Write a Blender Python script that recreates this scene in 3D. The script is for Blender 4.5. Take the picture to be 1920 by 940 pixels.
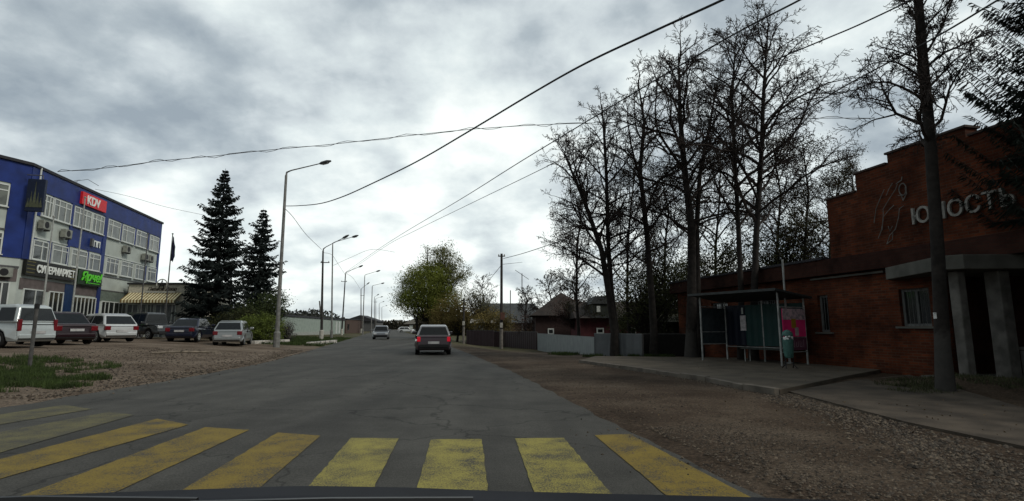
import bpy, math, random
import numpy as np
from mathutils import Vector, Matrix, noise as mn
R_=math.radians
random.seed(7)
for o in list(bpy.data.objects): bpy.data.objects.remove(o)
scene=bpy.context.scene; COL=scene.collection
# ------------------------------------------------------------ camera, sky, sun, exposure
PITCH=8.2
cam_d=bpy.data.cameras.new('camera'); cam=bpy.data.objects.new('camera',cam_d); COL.objects.link(cam)
cam.location=(0,0,1.32); cam.rotation_euler=(R_(90+PITCH),0,0)
cam_d.sensor_width=36; cam_d.lens=36*1000/1920; cam_d.clip_start=0.05; cam_d.clip_end=4000
scene.camera=cam
SUN_AZ=118; SUN_EL=40     # thin cloud lets soft light through from the right and behind
w=bpy.data.worlds.new('World'); scene.world=w; w.use_nodes=True
def build_world():
    nt=w.node_tree; N=nt.nodes; L=nt.links; N.clear()
    def n(t,**k):
        x=N.new(t)
        for a,b in k.items(): setattr(x,a,b)
        return x
    def math_(op,a,b=None,clamp=False):
        x=n('ShaderNodeMath',operation=op,use_clamp=clamp)
        for i,v in enumerate((a,b)):
            if v is None: continue
            if isinstance(v,(int,float)): x.inputs[i].default_value=v
            else: L.new(v,x.inputs[i])
        return x.outputs[0]
    out=n('ShaderNodeOutputWorld'); tc=n('ShaderNodeTexCoord')
    nrm=n('ShaderNodeVectorMath',operation='NORMALIZE'); L.new(tc.outputs['Generated'],nrm.inputs[0])
    sep=n('ShaderNodeSeparateXYZ'); L.new(nrm.outputs[0],sep.inputs[0])
    z=math_('MAXIMUM',sep.outputs[2],0.0); zz=math_('ADD',z,0.38)
    px=math_('DIVIDE',sep.outputs[0],zz); py=math_('DIVIDE',sep.outputs[1],zz)
    cb=n('ShaderNodeCombineXYZ'); L.new(px,cb.inputs[0]); L.new(py,cb.inputs[1])
    def nz(scale,det,rough,dist,off):
        m=n('ShaderNodeMapping'); m.inputs['Location'].default_value=off; L.new(cb.outputs[0],m.inputs[0])
        t=n('ShaderNodeTexNoise'); t.inputs['Scale'].default_value=scale; t.inputs['Detail'].default_value=det
        t.inputs['Roughness'].default_value=rough; t.inputs['Distortion'].default_value=dist
        L.new(m.outputs[0],t.inputs['Vector']); return t.outputs[0]
    big=nz(1.3,3,.5,.4,(3.1,1.7,0)); mid=nz(4.4,7,.55,0,(0.4,5.2,0)); fine=nz(11,5,.6,.3,(2,2,0))
    c=math_('ADD',math_('ADD',math_('ADD',math_('MULTIPLY',big,.36),math_('MULTIPLY',mid,.46)),math_('MULTIPLY',fine,.13)),.074)
    mo=n('ShaderNodeTexNoise'); mo.inputs['Scale'].default_value=3; mo.inputs['Detail'].default_value=4; L.new(cb.outputs[0],mo.inputs['Vector'])
    wv=n('ShaderNodeVectorMath',operation='MULTIPLY_ADD'); L.new(mo.outputs['Color'],wv.inputs[0]); wv.inputs[1].default_value=(.35,.35,0); L.new(cb.outputs[0],wv.inputs[2])
    for sc,am in ((3.0,.26),(6.5,.17)):
        vo=n('ShaderNodeTexVoronoi'); vo.feature='SMOOTH_F1'; vo.inputs['Scale'].default_value=sc; vo.inputs['Smoothness'].default_value=.6; L.new(wv.outputs[0],vo.inputs['Vector'])
        c=math_('ADD',c,math_('MULTIPLY',math_('SUBTRACT',.42,vo.outputs['Distance']),am))
    def lobe(d,k,amp):
        v=Vector(d).normalized()
        dp=n('ShaderNodeVectorMath',operation='DOT_PRODUCT'); L.new(nrm.outputs[0],dp.inputs[0]); dp.inputs[1].default_value=v
        x=math_('POWER',math_('MAXIMUM',dp.outputs['Value'],0.0),k)
        return math_('MULTIPLY',x,amp)
    sd=(math.sin(R_(SUN_AZ))*math.cos(R_(SUN_EL)),math.cos(R_(SUN_AZ))*math.cos(R_(SUN_EL)),math.sin(R_(SUN_EL)))
    for d,k,a in [((-.13,.95,.36),120,.04),((-.06,1,.08),7,.10),((-.80,.9,.46),26,-.045),((-.30,.9,.42),60,-.05),((.05,.85,.66),30,-.06),((.28,.9,.40),70,-.05),((.62,.9,.42),120,-.05),((-.62,.93,.16),40,.04),((.62,.9,.60),60,.08)]:
        c=math_('ADD',c,lobe(d,k,a))
    rp=n('ShaderNodeValToRGB'); e=rp.color_ramp.elements
    e[0].position=.35; e[0].color=(.30,.355,.40,1); e[1].position=.66; e[1].color=(.93,.98,.95,1)
    for p,col in ((.43,(.42,.48,.515,1)),(.49,(.56,.62,.645,1)),(.56,(.70,.77,.775,1))):
        q=e.new(p); q.color=col
    L.new(c,rp.inputs[0])
    # sky dims from front to back; unseen rear part shaped to darken what faces it
    fr=n('ShaderNodeMapRange'); fr.inputs[1].default_value=-.6; fr.inputs[2].default_value=.75; fr.inputs[3].default_value=.42; fr.inputs[4].default_value=1.0
    L.new(sep.outputs[1],fr.inputs[0])
    mx=n('ShaderNodeVectorMath',operation='SCALE'); L.new(rp.outputs[0],mx.inputs[0]); L.new(fr.outputs[0],mx.inputs['Scale'])
    b1=n('ShaderNodeBackground'); L.new(mx.outputs[0],b1.inputs[0]); b1.inputs[1].default_value=1.0
    sky=n('ShaderNodeTexSky'); sky.sky_type='NISHITA'; sky.sun_disc=False; sky.sun_elevation=R_(SUN_EL); sky.sun_rotation=R_(SUN_AZ)
    b2=n('ShaderNodeBackground'); L.new(sky.outputs[0],b2.inputs[0]); b2.inputs[1].default_value=.08
    ms=n('ShaderNodeMixShader'); ms.inputs[0].default_value=.93; L.new(b2.outputs[0],ms.inputs[1]); L.new(b1.outputs[0],ms.inputs[2])
    L.new(ms.outputs[0],out.inputs[0])
build_world()
sl=bpy.data.lights.new('sun','SUN'); sl.energy=1.5; sl.angle=R_(18); sl.color=(1,.95,.86)
so=bpy.data.objects.new('sun',sl); COL.objects.link(so)
sdv=Vector((math.sin(R_(SUN_AZ))*math.cos(R_(SUN_EL)),math.cos(R_(SUN_AZ))*math.cos(R_(SUN_EL)),math.sin(R_(SUN_EL))))
so.rotation_euler=sdv.to_track_quat('Z','Y').to_euler()
vs=scene.view_settings; vs.view_transform='Standard'; vs.look='None'; vs.exposure=0.2; vs.gamma=1; vs.use_curve_mapping=False
# ------------------------------------------------------------ surveying helpers (a sight line from the survey point to a real distance)
_t=R_(PITCH); FW=Vector((0,math.cos(_t),math.sin(_t))); UP=Vector((0,-math.sin(_t),math.cos(_t))); RT=Vector((1,0,0)); CC=Vector((0,0,1.32))
def ray(px,py): return RT*((px-960)/1000)+UP*((470-py)/1000)+FW
def PY(px,py,Y): d=ray(px,py); return CC+d*(Y/d.y)
def PZ(px,py,Z): d=ray(px,py); return CC+d*((Z-1.32)/d.z)
def PP(px,py,a,b):
    n=Vector((b[1]-a[1],-(b[0]-a[0]),0)); d=ray(px,py); return CC+d*((Vector((a[0],a[1],0))-CC).dot(n)/d.dot(n))
def ss(a,b,x):
    t=min(1,max(0,(x-a)/(b-a))); return t*t*(3-2*t)
_ry=[-40,0,4.3,6.75,10,14.2,20,30,45,67.5,100,160,260,420,900]
_rr=[6.5,2.7,1.95,1.5,.98,.36,-.75,-2.75,-5.85,-11.0,-18.4,-32.3,-55,-92,-200]
_ll=[-6,-8.1,-8.2,-8.3,-8.35,-8.5,-9.1,-11.3,-14.7,-19.8,-27.4,-41.5,-64.5,-102,-211]
def edgeR(y): return float(np.interp(y,_ry,_rr))
def edgeL(y): return float(np.interp(y,_ry,_ll))
def sm(f,y): return (f(y-2)+f(y-1)+2*f(y)+f(y+1)+f(y+2))/6
def H(x,y):
    r=sm(edgeR,y); l=sm(edgeL,y)
    if x>r+.35:
        d=x-r
        h=-.45*ss(24,42,y)*ss(.5,5,d)*(1-ss(120,200,y)) + .22*math.exp(-(((x-10.6)/1.9)**2+((y-12.3)/1.5)**2))
        h+=.015*mn.noise(Vector((x*.9,y*.9,0)))*ss(.3,1.2,d)
        return h
    if x<l-.35:
        d=l-x
        h=.5*ss(0,11,d)*(1-.7*ss(60,130,y))+.05*ss(.3,1.5,d)
        h+=.02*mn.noise(Vector((x*.7,y*.7,3)))*ss(.3,1.2,d)
        return h
    return -.03
def G(px,py):
    z=0.0
    for _ in range(12):
        p=PZ(px,py,z); z=.5*z+.5*max(H(p.x,p.y),-.5)
    return Vector((p.x,p.y,H(p.x,p.y)))
# ------------------------------------------------------------ materials
MATS={}
def mat(name,col,rough=.8,metal=0,var=.18,scale=6,bump=0,bscale=40,spec=.3,col2=None,coat=0,emit=0,trans=0):
    if name in MATS: return MATS[name]
    m=bpy.data.materials.new(name); m.use_nodes=True; nt=m.node_tree; N=nt.nodes; L=nt.links
    b=N['Principled BSDF']; b.inputs['Roughness'].default_value=rough; b.inputs['Metallic'].default_value=metal
    b.inputs['Specular IOR Level'].default_value=spec; b.inputs['Coat Weight'].default_value=coat
    tc=N.new('ShaderNodeTexCoord'); t=N.new('ShaderNodeTexNoise'); t.inputs['Scale'].default_value=scale; t.inputs['Detail'].default_value=6
    L.new(tc.outputs['Object'],t.inputs['Vector'])
    rp=N.new('ShaderNodeValToRGB'); e=rp.color_ramp.elements
    c2=col2 or tuple(min(1,c*(1+var)) for c in col); c1=col if col2 else tuple(c*(1-var) for c in col)
    e[0].position=.35; e[0].color=(*c1,1); e[1].position=.65; e[1].color=(*c2,1)
    L.new(t.outputs[0],rp.inputs[0]); L.new(rp.outputs[0],b.inputs['Base Color'])
    if bump:
        t2=N.new('ShaderNodeTexNoise'); t2.inputs['Scale'].default_value=bscale; t2.inputs['Detail'].default_value=5; L.new(tc.outputs['Object'],t2.inputs['Vector'])
        bp=N.new('ShaderNodeBump'); bp.inputs['Strength'].default_value=bump; bp.inputs['Distance'].default_value=.02; L.new(t2.outputs[0],bp.inputs['Height']); L.new(bp.outputs[0],b.inputs['Normal'])
    if emit:
        b.inputs['Emission Color'].default_value=(*col,1); b.inputs['Emission Strength'].default_value=emit
    if trans:
        out=N['Material Output']; tr=N.new('ShaderNodeBsdfTranslucent'); L.new(rp.outputs[0],tr.inputs[0])
        mx=N.new('ShaderNodeMixShader'); mx.inputs[0].default_value=trans; L.new(b.outputs[0],mx.inputs[1]); L.new(tr.outputs[0],mx.inputs[2]); L.new(mx.outputs[0],out.inputs[0])
    MATS[name]=m; return m
def brick_mat(name,c1,c2,mortar):
    m=bpy.data.materials.new(name); m.use_nodes=True; nt=m.node_tree; N=nt.nodes; L=nt.links; b=N['Principled BSDF']
    b.inputs['Roughness'].default_value=.9; b.inputs['Specular IOR Level'].default_value=.15
    tc=N.new('ShaderNodeTexCoord'); s=N.new('ShaderNodeSeparateXYZ'); L.new(tc.outputs['Object'],s.inputs[0])
    a=N.new('ShaderNodeMath'); L.new(s.outputs[0],a.inputs[0]); L.new(s.outputs[1],a.inputs[1])
    c=N.new('ShaderNodeCombineXYZ'); L.new(a.outputs[0],c.inputs[0]); L.new(s.outputs[2],c.inputs[1])
    br=N.new('ShaderNodeTexBrick'); L.new(c.outputs[0],br.inputs['Vector']); br.inputs['Scale'].default_value=1
    br.inputs['Brick Width'].default_value=.26; br.inputs['Row Height'].default_value=.077; br.inputs['Mortar Size'].default_value=.007
    br.inputs['Color1'].default_value=(*c1,1); br.inputs['Color2'].default_value=(*c2,1); br.inputs['Mortar'].default_value=(*mortar,1)
    t=N.new('ShaderNodeTexNoise'); t.inputs['Scale'].default_value=1.1; t.inputs['Detail'].default_value=8; t.inputs['Roughness'].default_value=.65; L.new(tc.outputs['Object'],t.inputs['Vector'])
    rp=N.new('ShaderNodeValToRGB'); rp.color_ramp.elements[0].position=.35; rp.color_ramp.elements[0].color=(.4,.36,.34,1); rp.color_ramp.elements[1].position=.62; rp.color_ramp.elements[1].color=(1.2,1.15,1.1,1)
    L.new(t.outputs[0],rp.inputs[0])
    mx=N.new('ShaderNodeMix'); mx.data_type='RGBA'; mx.blend_type='MULTIPLY'; mx.inputs['Factor'].default_value=1
    L.new(br.outputs['Color'],mx.inputs['A']); L.new(rp.outputs[0],mx.inputs['B']); L.new(mx.outputs['Result'],b.inputs['Base Color'])
    bp=N.new('ShaderNodeBump'); bp.inputs['Strength'].default_value=.6; bp.inputs['Distance'].default_value=.01; bp.invert=True; L.new(br.outputs['Fac'],bp.inputs['Height']); L.new(bp.outputs[0],b.inputs['Normal'])
    MATS[name]=m; return m
def corr_mat(name,col,period=.12,rough=.5,metal=.0,depth=.5):
    m=mat(name,col,rough,metal,var=.12,scale=2); nt=m.node_tree; N=nt.nodes; L=nt.links
    tc=N.new('ShaderNodeTexCoord'); wv=N.new('ShaderNodeTexWave'); wv.inputs['Scale'].default_value=.314/period*.5; wv.bands_direction='X'
    L.new(tc.outputs['Object'],wv.inputs[0]); bp=N.new('ShaderNodeBump'); bp.inputs['Strength'].default_value=depth; bp.inputs['Distance'].default_value=.03
    L.new(wv.outputs[0],bp.inputs['Height']); L.new(bp.outputs[0],N['Principled BSDF'].inputs['Normal']); return m
def ground_mat():
    m=bpy.data.materials.new('dirt'); m.use_nodes=True; nt=m.node_tree; N=nt.nodes; L=nt.links; b=N['Principled BSDF']
    b.inputs['Roughness'].default_value=.95; b.inputs['Specular IOR Level'].default_value=.1
    tc=N.new('ShaderNodeTexCoord')
    def nz(s,d=8,r=.6):
        t=N.new('ShaderNodeTexNoise'); t.inputs['Scale'].default_value=s; t.inputs['Detail'].default_value=d; t.inputs['Roughness'].default_value=r; L.new(tc.outputs['Object'],t.inputs['Vector']); return t.outputs[0]
    def ramp(f,*st):
        rp=N.new('ShaderNodeValToRGB'); e=rp.color_ramp.elements
        e[0].position,e[0].color=st[0][0],(*st[0][1],1); e[1].position,e[1].color=st[-1][0],(*st[-1][1],1)
        for p,c in st[1:-1]: e.new(p).color=(*c,1)
        L.new(f,rp.inputs[0]); return rp.outputs[0]
    def mix(f,a,c,bl='MIX'):
        x=N.new('ShaderNodeMix'); x.data_type='RGBA'; x.blend_type=bl
        if isinstance(f,float): x.inputs['Factor'].default_value=f
        else: L.new(f,x.inputs['Factor'])
        L.new(a,x.inputs['A']); L.new(c,x.inputs['B']); return x.outputs['Result']
    base=ramp(nz(.45,9,.62),(.36,(.036,.025,.017)),(.5,(.062,.045,.032)),(.66,(.105,.082,.060)))
    grit=ramp(nz(22,5,.75),(.40,(.55,.55,.55)),(.52,(1,1,1)),(.66,(1.7,1.65,1.6)))
    c=mix(1.0,base,grit,'MULTIPLY')
    # lighter dry compacted ground on the parking side (west); east base colour darkened for tree shade
    s=N.new('ShaderNodeSeparateXYZ'); L.new(tc.outputs['Object'],s.inputs[0])
    mr=N.new('ShaderNodeMapRange'); mr.inputs[1].default_value=-4; mr.inputs[2].default_value=-9; L.new(s.outputs[0],mr.inputs[0])
    dry=mix(1.0,ramp(nz(.5,9,.65),(.36,(.085,.063,.046)),(.64,(.175,.140,.108))),grit,'MULTIPLY')
    c=mix(mr.outputs[0],c,dry)
    # far ground turns to rough grass
    fy=N.new('ShaderNodeMapRange'); fy.inputs[1].default_value=34; fy.inputs[2].default_value=46; L.new(s.outputs[1],fy.inputs[0])
    gr=ramp(nz(.3,8,.6),(.4,(.045,.05,.02)),(.6,(.085,.07,.042)))
    c=mix(fy.outputs[0],c,gr)
    L.new(c,b.inputs['Base Color'])
    bp=N.new('ShaderNodeBump'); bp.inputs['Strength'].default_value=.8; bp.inputs['Distance'].default_value=.03; L.new(nz(14,8,.7),bp.inputs['Height']); L.new(bp.outputs[0],b.inputs['Normal'])
    return m
def asphalt_mat(name,c1,c2):
    m=bpy.data.materials.new(name); m.use_nodes=True; nt=m.node_tree; N=nt.nodes; L=nt.links; b=N['Principled BSDF']
    b.inputs['Roughness'].default_value=.85; b.inputs['Specular IOR Level'].default_value=.2
    tc=N.new('ShaderNodeTexCoord'); mp=N.new('ShaderNodeMapping'); mp.inputs['Rotation'].default_value=(0,0,-.15); mp.inputs['Scale'].default_value=(1,.07,1); L.new(tc.outputs['Object'],mp.inputs[0])
    t=N.new('ShaderNodeTexNoise'); t.inputs['Scale'].default_value=1.1; t.inputs['Detail'].default_value=6; L.new(mp.outputs[0],t.inputs[0])
    rp=N.new('ShaderNodeValToRGB'); rp.color_ramp.elements[0].position=.33; rp.color_ramp.elements[0].color=(*c1,1); rp.color_ramp.elements[1].position=.68; rp.color_ramp.elements[1].color=(*c2,1); L.new(t.outputs[0],rp.inputs[0])
    def layer(sc,p0,c0,p1,c1_,prev):
        t=N.new('ShaderNodeTexNoise'); t.inputs['Scale'].default_value=sc; t.inputs['Detail'].default_value=4; t.inputs['Roughness'].default_value=.7; L.new(tc.outputs['Object'],t.inputs[0])
        r=N.new('ShaderNodeValToRGB'); r.color_ramp.elements[0].position=p0; r.color_ramp.elements[0].color=(c0,)*3+(1,); r.color_ramp.elements[1].position=p1; r.color_ramp.elements[1].color=(c1_,)*3+(1,); L.new(t.outputs[0],r.inputs[0])
        x=N.new('ShaderNodeMix'); x.data_type='RGBA'; x.blend_type='MULTIPLY'; x.inputs['Factor'].default_value=1; L.new(prev,x.inputs['A']); L.new(r.outputs[0],x.inputs['B']); return x.outputs['Result'],t
    c,t1=layer(70,.35,.62,.68,1.5,rp.outputs[0]); c,t2=layer(1.3,.35,.84,.65,1.15,c); c,t3=layer(.23,.42,.86,.55,1.1,c)
    vo=N.new('ShaderNodeTexVoronoi'); vo.feature='DISTANCE_TO_EDGE'; vo.inputs['Scale'].default_value=.42
    nn=N.new('ShaderNodeTexNoise'); nn.inputs['Scale'].default_value=2.2; nn.inputs['Detail'].default_value=6; L.new(tc.outputs['Object'],nn.inputs[0])
    va=N.new('ShaderNodeVectorMath'); va.operation='MULTIPLY_ADD'; L.new(nn.outputs['Color'],va.inputs[0]); va.inputs[1].default_value=(.9,.9,0); L.new(tc.outputs['Object'],va.inputs[2]); L.new(va.outputs[0],vo.inputs['Vector'])
    cr=N.new('ShaderNodeMapRange'); cr.inputs[1].default_value=0; cr.inputs[2].default_value=.012; cr.inputs[3].default_value=.45; cr.inputs[4].default_value=1; L.new(vo.outputs['Distance'],cr.inputs[0])
    x=N.new('ShaderNodeMix'); x.data_type='RGBA'; x.blend_type='MULTIPLY'; x.inputs['Factor'].default_value=1; L.new(c,x.inputs['A']); L.new(cr.outputs[0],x.inputs['B']); c=x.outputs['Result']
    L.new(c,b.inputs['Base Color'])
    bp=N.new('ShaderNodeBump'); bp.inputs['Strength'].default_value=.5; bp.inputs['Distance'].default_value=.006; L.new(t1.outputs[0],bp.inputs['Height']); L.new(bp.outputs[0],b.inputs['Normal'])
    return m
def paint_mat(name,c,wear):
    m=bpy.data.materials.new(name); m.use_nodes=True; nt=m.node_tree; N=nt.nodes; L=nt.links; b=N['Principled BSDF']; b.inputs['Roughness'].default_value=.8; b.inputs['Specular IOR Level'].default_value=.2
    tc=N.new('ShaderNodeTexCoord')
    t=N.new('ShaderNodeTexNoise'); t.inputs['Scale'].default_value=75; t.inputs['Detail'].default_value=3; t.inputs['Roughness'].default_value=.75; L.new(tc.outputs['Object'],t.inputs[0])
    u=N.new('ShaderNodeTexNoise'); u.inputs['Scale'].default_value=2.2; u.inputs['Detail'].default_value=7; u.inputs['Roughness'].default_value=.7; L.new(tc.outputs['Object'],u.inputs[0])
    ad=N.new('ShaderNodeMath'); ad.operation='MULTIPLY_ADD'; ad.inputs[1].default_value=.8; L.new(u.outputs[0],ad.inputs[0]); L.new(t.outputs[0],ad.inputs[2])
    rp=N.new('ShaderNodeValToRGB'); e=rp.color_ramp.elements; e[0].position=.79+wear; e[0].color=(.05,.05,.045,1); e[1].position=1.07+wear*.3; e[1].color=(*c,1)
    e.new(.90+wear).color=(c[0]*.75,c[1]*.72,c[2]*.8,1); L.new(ad.outputs[0],rp.inputs[0]); L.new(rp.outputs[0],b.inputs['Base Color'])
    return m
def glass_mat(name,col,rough=.06):
    m=mat(name,col,rough,0,var=.5,scale=1.3,spec=.8); return m
# ------------------------------------------------------------ mesh helpers
class MB:
    def __init__(s): s.v=[]; s.f=[]
    def add(s,v,f):
        o=len(s.v); s.v.extend(v); s.f.extend([tuple(i+o for i in q) for q in f]); return s
    def box(s,a,b):
        x0,y0,z0=a; x1,y1,z1=b
        return s.add([(x0,y0,z0),(x1,y0,z0),(x1,y1,z0),(x0,y1,z0),(x0,y0,z1),(x1,y0,z1),(x1,y1,z1),(x0,y1,z1)],[(0,3,2,1),(4,5,6,7),(0,1,5,4),(1,2,6,5),(2,3,7,6),(3,0,4,7)])
    def prism(s,pts,z0,z1):
        n=len(pts); v=[(p[0],p[1],z0 if not callable(z0) else z0(*p[:2])) for p in pts]+[(p[0],p[1],z1 if not callable(z1) else z1(*p[:2])) for p in pts]
        return s.add(v,[tuple(range(n))[::-1],tuple(range(n,2*n))]+[(i,(i+1)%n,n+(i+1)%n,n+i) for i in range(n)])
    def xz(s,pts,y0,y1):
        n=len(pts); v=[(p[0],y0,p[1]) for p in pts]+[(p[0],y1,p[1]) for p in pts]
        return s.add(v,[tuple(range(n)),tuple(range(n,2*n))[::-1]]+[((i+1)%n,i,n+i,n+(i+1)%n) for i in range(n)])
    def tube(s,pts,rad,n=8,cap=True):
        pts=[Vector(p) for p in pts]; k=len(pts)
        if not hasattr(rad,'__len__'): rad=[rad]*k
        vs=[]; ref=None
        for i,p in enumerate(pts):
            t=(pts[min(i+1,k-1)]-pts[max(i-1,0)])
            if t.length<1e-9: t=Vector((0,0,1))
            t.normalize()
            if ref is None: ref=Vector((1,0,0)) if abs(t.x)<.8 else Vector((0,1,0))
            a=ref-t*ref.dot(t); a.normalize(); ref=a; b=t.cross(a)
            for j in range(n):
                q=2*math.pi*j/n; vs.append(tuple(p+(a*math.cos(q)+b*math.sin(q))*rad[i]))
        fs=[(i*n+j,i*n+(j+1)%n,(i+1)*n+(j+1)%n,(i+1)*n+j) for i in range(k-1) for j in range(n)]
        if cap: fs+= [tuple(range(n))[::-1],tuple(range((k-1)*n,k*n))]
        return s.add(vs,fs)
    def lathe(s,prof,n=16,c=(0,0,0)):
        k=len(prof); v=[(c[0]+r*math.cos(2*math.pi*j/n),c[1]+r*math.sin(2*math.pi*j/n),c[2]+z) for r,z in prof for j in range(n)]
        return s.add(v,[(i*n+j,i*n+(j+1)%n,(i+1)*n+(j+1)%n,(i+1)*n+j) for i in range(k-1) for j in range(n)]+[tuple(range(n))[::-1],tuple(range((k-1)*n,k*n))])
    def wheelcyl(s,c,r,w,n=20,r2=None):  # axis along y
        r2=r2 or r; v=[(c[0]+r*math.cos(2*math.pi*j/n),c[1]-w/2,c[2]+r*math.sin(2*math.pi*j/n)) for j in range(n)]+[(c[0]+r2*math.cos(2*math.pi*j/n),c[1]+w/2,c[2]+r2*math.sin(2*math.pi*j/n)) for j in range(n)]
        return s.add(v,[tuple(range(n)),tuple(range(n,2*n))[::-1]]+[((j+1)%n,j,n+j,n+(j+1)%n) for j in range(n)])
    def build(s,name,m,parent=None,smooth=False,bevel=0,seg=2,kind=None):
        me=bpy.data.meshes.new(name); me.from_pydata([tuple(q) for q in s.v],[],s.f); me.validate(); me.update()
        for x in (m if isinstance(m,(list,tuple)) else [m]): me.materials.append(x)
        if smooth: me.polygons.foreach_set('use_smooth',[True]*len(me.polygons))
        o=bpy.data.objects.new(name,me); COL.objects.link(o)
        if parent: o.parent=parent
        if bevel:
            bm=o.modifiers.new('b','BEVEL'); bm.width=bevel; bm.segments=seg; bm.limit_method='ANGLE'; bm.angle_limit=R_(35)
        if kind: o['kind']=kind
        return o
def tag(o,label,cat,group=None,kind=None):
    o['label']=label; o['category']=cat
    if group: o['group']=group
    if kind: o['kind']=kind
    return o
def empty(name,loc,rz=0,label=None,cat=None,group=None,matrix=None):
    o=bpy.data.objects.new(name,None); COL.objects.link(o); o.empty_display_size=.2
    if matrix is not None: o.matrix_world=matrix
    else: o.location=loc; o.rotation_euler=(0,0,rz)
    if label: tag(o,label,cat,group)
    return o
def children(o): return [c for c in bpy.data.objects if c.parent==o]
def copy_tree(o,parent=None):
    c=o.copy(); COL.objects.link(c)
    if parent: c.parent=parent
    for ch in children(o): copy_tree(ch,c)
    return c
def structure(o): o['kind']='structure'; return o
def text_mesh(name,s,size,m,parent,M,depth=.03,sx=1,shear=0,align='LEFT',bold=0):
    cu=bpy.data.curves.new(name,'FONT'); cu.body=s; cu.size=size; cu.extrude=depth; cu.shear=shear; cu.align_x=align; cu.offset=bold
    t=bpy.data.objects.new('t',cu); COL.objects.link(t); dg=bpy.context.evaluated_depsgraph_get()
    me=bpy.data.meshes.new_from_object(t.evaluated_get(dg)); bpy.data.objects.remove(t)
    for v in me.vertices: v.co=M@Vector((v.co.x*sx,v.co.y,v.co.z))
    me.materials.clear(); me.materials.append(m); o=bpy.data.objects.new(name,me); COL.objects.link(o); o.parent=parent; return o
FT=lambda x,y,z: Matrix.Translation((x,y,z))@Matrix.Rotation(R_(90),4,'X')   # text standing up on a local front wall
# ------------------------------------------------------------ ground and road
def axis(segs):
    a=[]
    for s,e,st in segs: a+=list(np.arange(s,e,st))
    return a+[segs[-1][1]]
gx=axis([(-900,-200,100),(-200,-60,20),(-60,-30,3),(-30,16,.5),(16,40,2),(40,200,20),(200,900,100)])
gy=axis([(-60,0,5),(0,50,.5),(50,140,2),(140,300,8),(300,900,60),(900,2400,300)])
mb=MB(); nx=len(gx)
for y in gy:
    for x in gx: mb.v.append((x,y,H(x,y)))
mb.f=[(j*nx+i,j*nx+i+1,(j+1)*nx+i+1,(j+1)*nx+i) for j in range(len(gy)-1) for i in range(nx-1)]
structure(mb.build('ground',ground_mat(),smooth=True))
mb=MB(); ys=axis([(-12,60,.25),(60,140,2),(140,700,10)]); 
for y in ys:
    jr=.10*mn.noise(Vector((y*1.3,0,0)))+.06*mn.noise(Vector((y*5,4,0))); jl=.12*mn.noise(Vector((y*1.1,9,0)))+.07*mn.noise(Vector((y*4.3,2,0)))
    r=sm(edgeR,y)+jr; l=sm(edgeL,y)+jl
    for k in range(9): mb.v.append((l+(r-l)*k/8,y,.022+.03*(1-((k-4)/4)**2) if True else 0))
n=len(ys); mb.f=[(j*9+i,j*9+i+1,(j+1)*9+i+1,(j+1)*9+i) for j in range(n-1) for i in range(8)]
base_n=len(mb.v)
for side in (0,8):
    o=len(mb.v)
    for j in range(n):
        x,y,z=mb.v[j*9+side]; mb.v.append((x,y,-.06))
    for j in range(n-1): mb.f.append((j*9+side,(j+1)*9+side,o+j+1,o+j))
structure(mb.build('road',asphalt_mat('asphalt',(.040,.039,.035),(.064,.062,.055))))
def roadz(x,y):
    r=sm(edgeR,y); l=sm(edgeL,y); k=(x-l)/(r-l)*8; return .022+.03*(1-((k-4)/4)**2)
# zebra crossing: worn yellow bars
YEL=paint_mat('yellow paint',(.27,.238,.06),0.0); YEL2=paint_mat('orange yellow paint',(.20,.145,.028),-.02); YEL3=paint_mat('faded yellow paint',(.125,.115,.055),.01)
bars=[((1115,817),(1181,815),(1400,930),(1245,926),YEL2,'orange-yellow crossing bar by the right road edge'),
((966,823),(1057,822),(1145,925),(1000,921),YEL,'worn yellow crossing bar, second from the right road edge'),
((808,825),(903,824),(914,914),(783,912),YEL,'yellow crossing bar straight below the car ahead'),
((658,822),(748,823),(702,913),(583,908),YEL,'pale yellow crossing bar just left of the middle of the road'),
((520,812),(601,818),(500,905),(375,900),YEL2,'scuffed ochre crossing bar with a curly scrape on it'),
((385,802),(467,807),(262,903),(110,905),YEL2,'long slanting ochre crossing bar, fourth from the left road edge'),
((295,786),(354,797),(0,899),(0,862),YEL2,'ochre crossing bar, third from the left road edge'),
((204,773),(252,779),(0,850),(0,811),YEL3,'faint faded crossing bar, second from the left road edge'),
((120,760),(172,768),(0,797),(0,778),YEL3,'most faded crossing bar along the left road edge')]
def onroad(p):
    z=.04
    for _ in range(6): q=PZ(*p,z); z=roadz(q.x,q.y)
    return Vector((q.x,q.y,0))
for a,b,c,d,m,lab in bars:
    A,B,Cq,D=[onroad(p) for p in (a,b,c,d)]
    # run on under the bonnet to the full bar length of 3.6 m
    def ext(f,nn): v=(nn-f).normalized(); return f+v*max(3.4,(nn-f).length)
    C2,D2=ext(B,Cq),ext(A,D); mb=MB(); nu,nv=6,30
    for j in range(nv+1):
        for i in range(nu+1):
            p=(A.lerp(B,i/nu)).lerp(D2.lerp(C2,i/nu),j/nv); e=.012*mn.noise(p*9)
            mb.v.append((p.x+e,p.y+e,roadz(p.x,p.y)+.006))
    mb.f=[(j*(nu+1)+i,(j+1)*(nu+1)+i,(j+1)*(nu+1)+i+1,j*(nu+1)+i+1) for j in range(nv) for i in range(nu)]
    o=mb.build('crossing_bar',m); tag(o,lab,'road marking','yellow bars of the pedestrian crossing')
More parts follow.
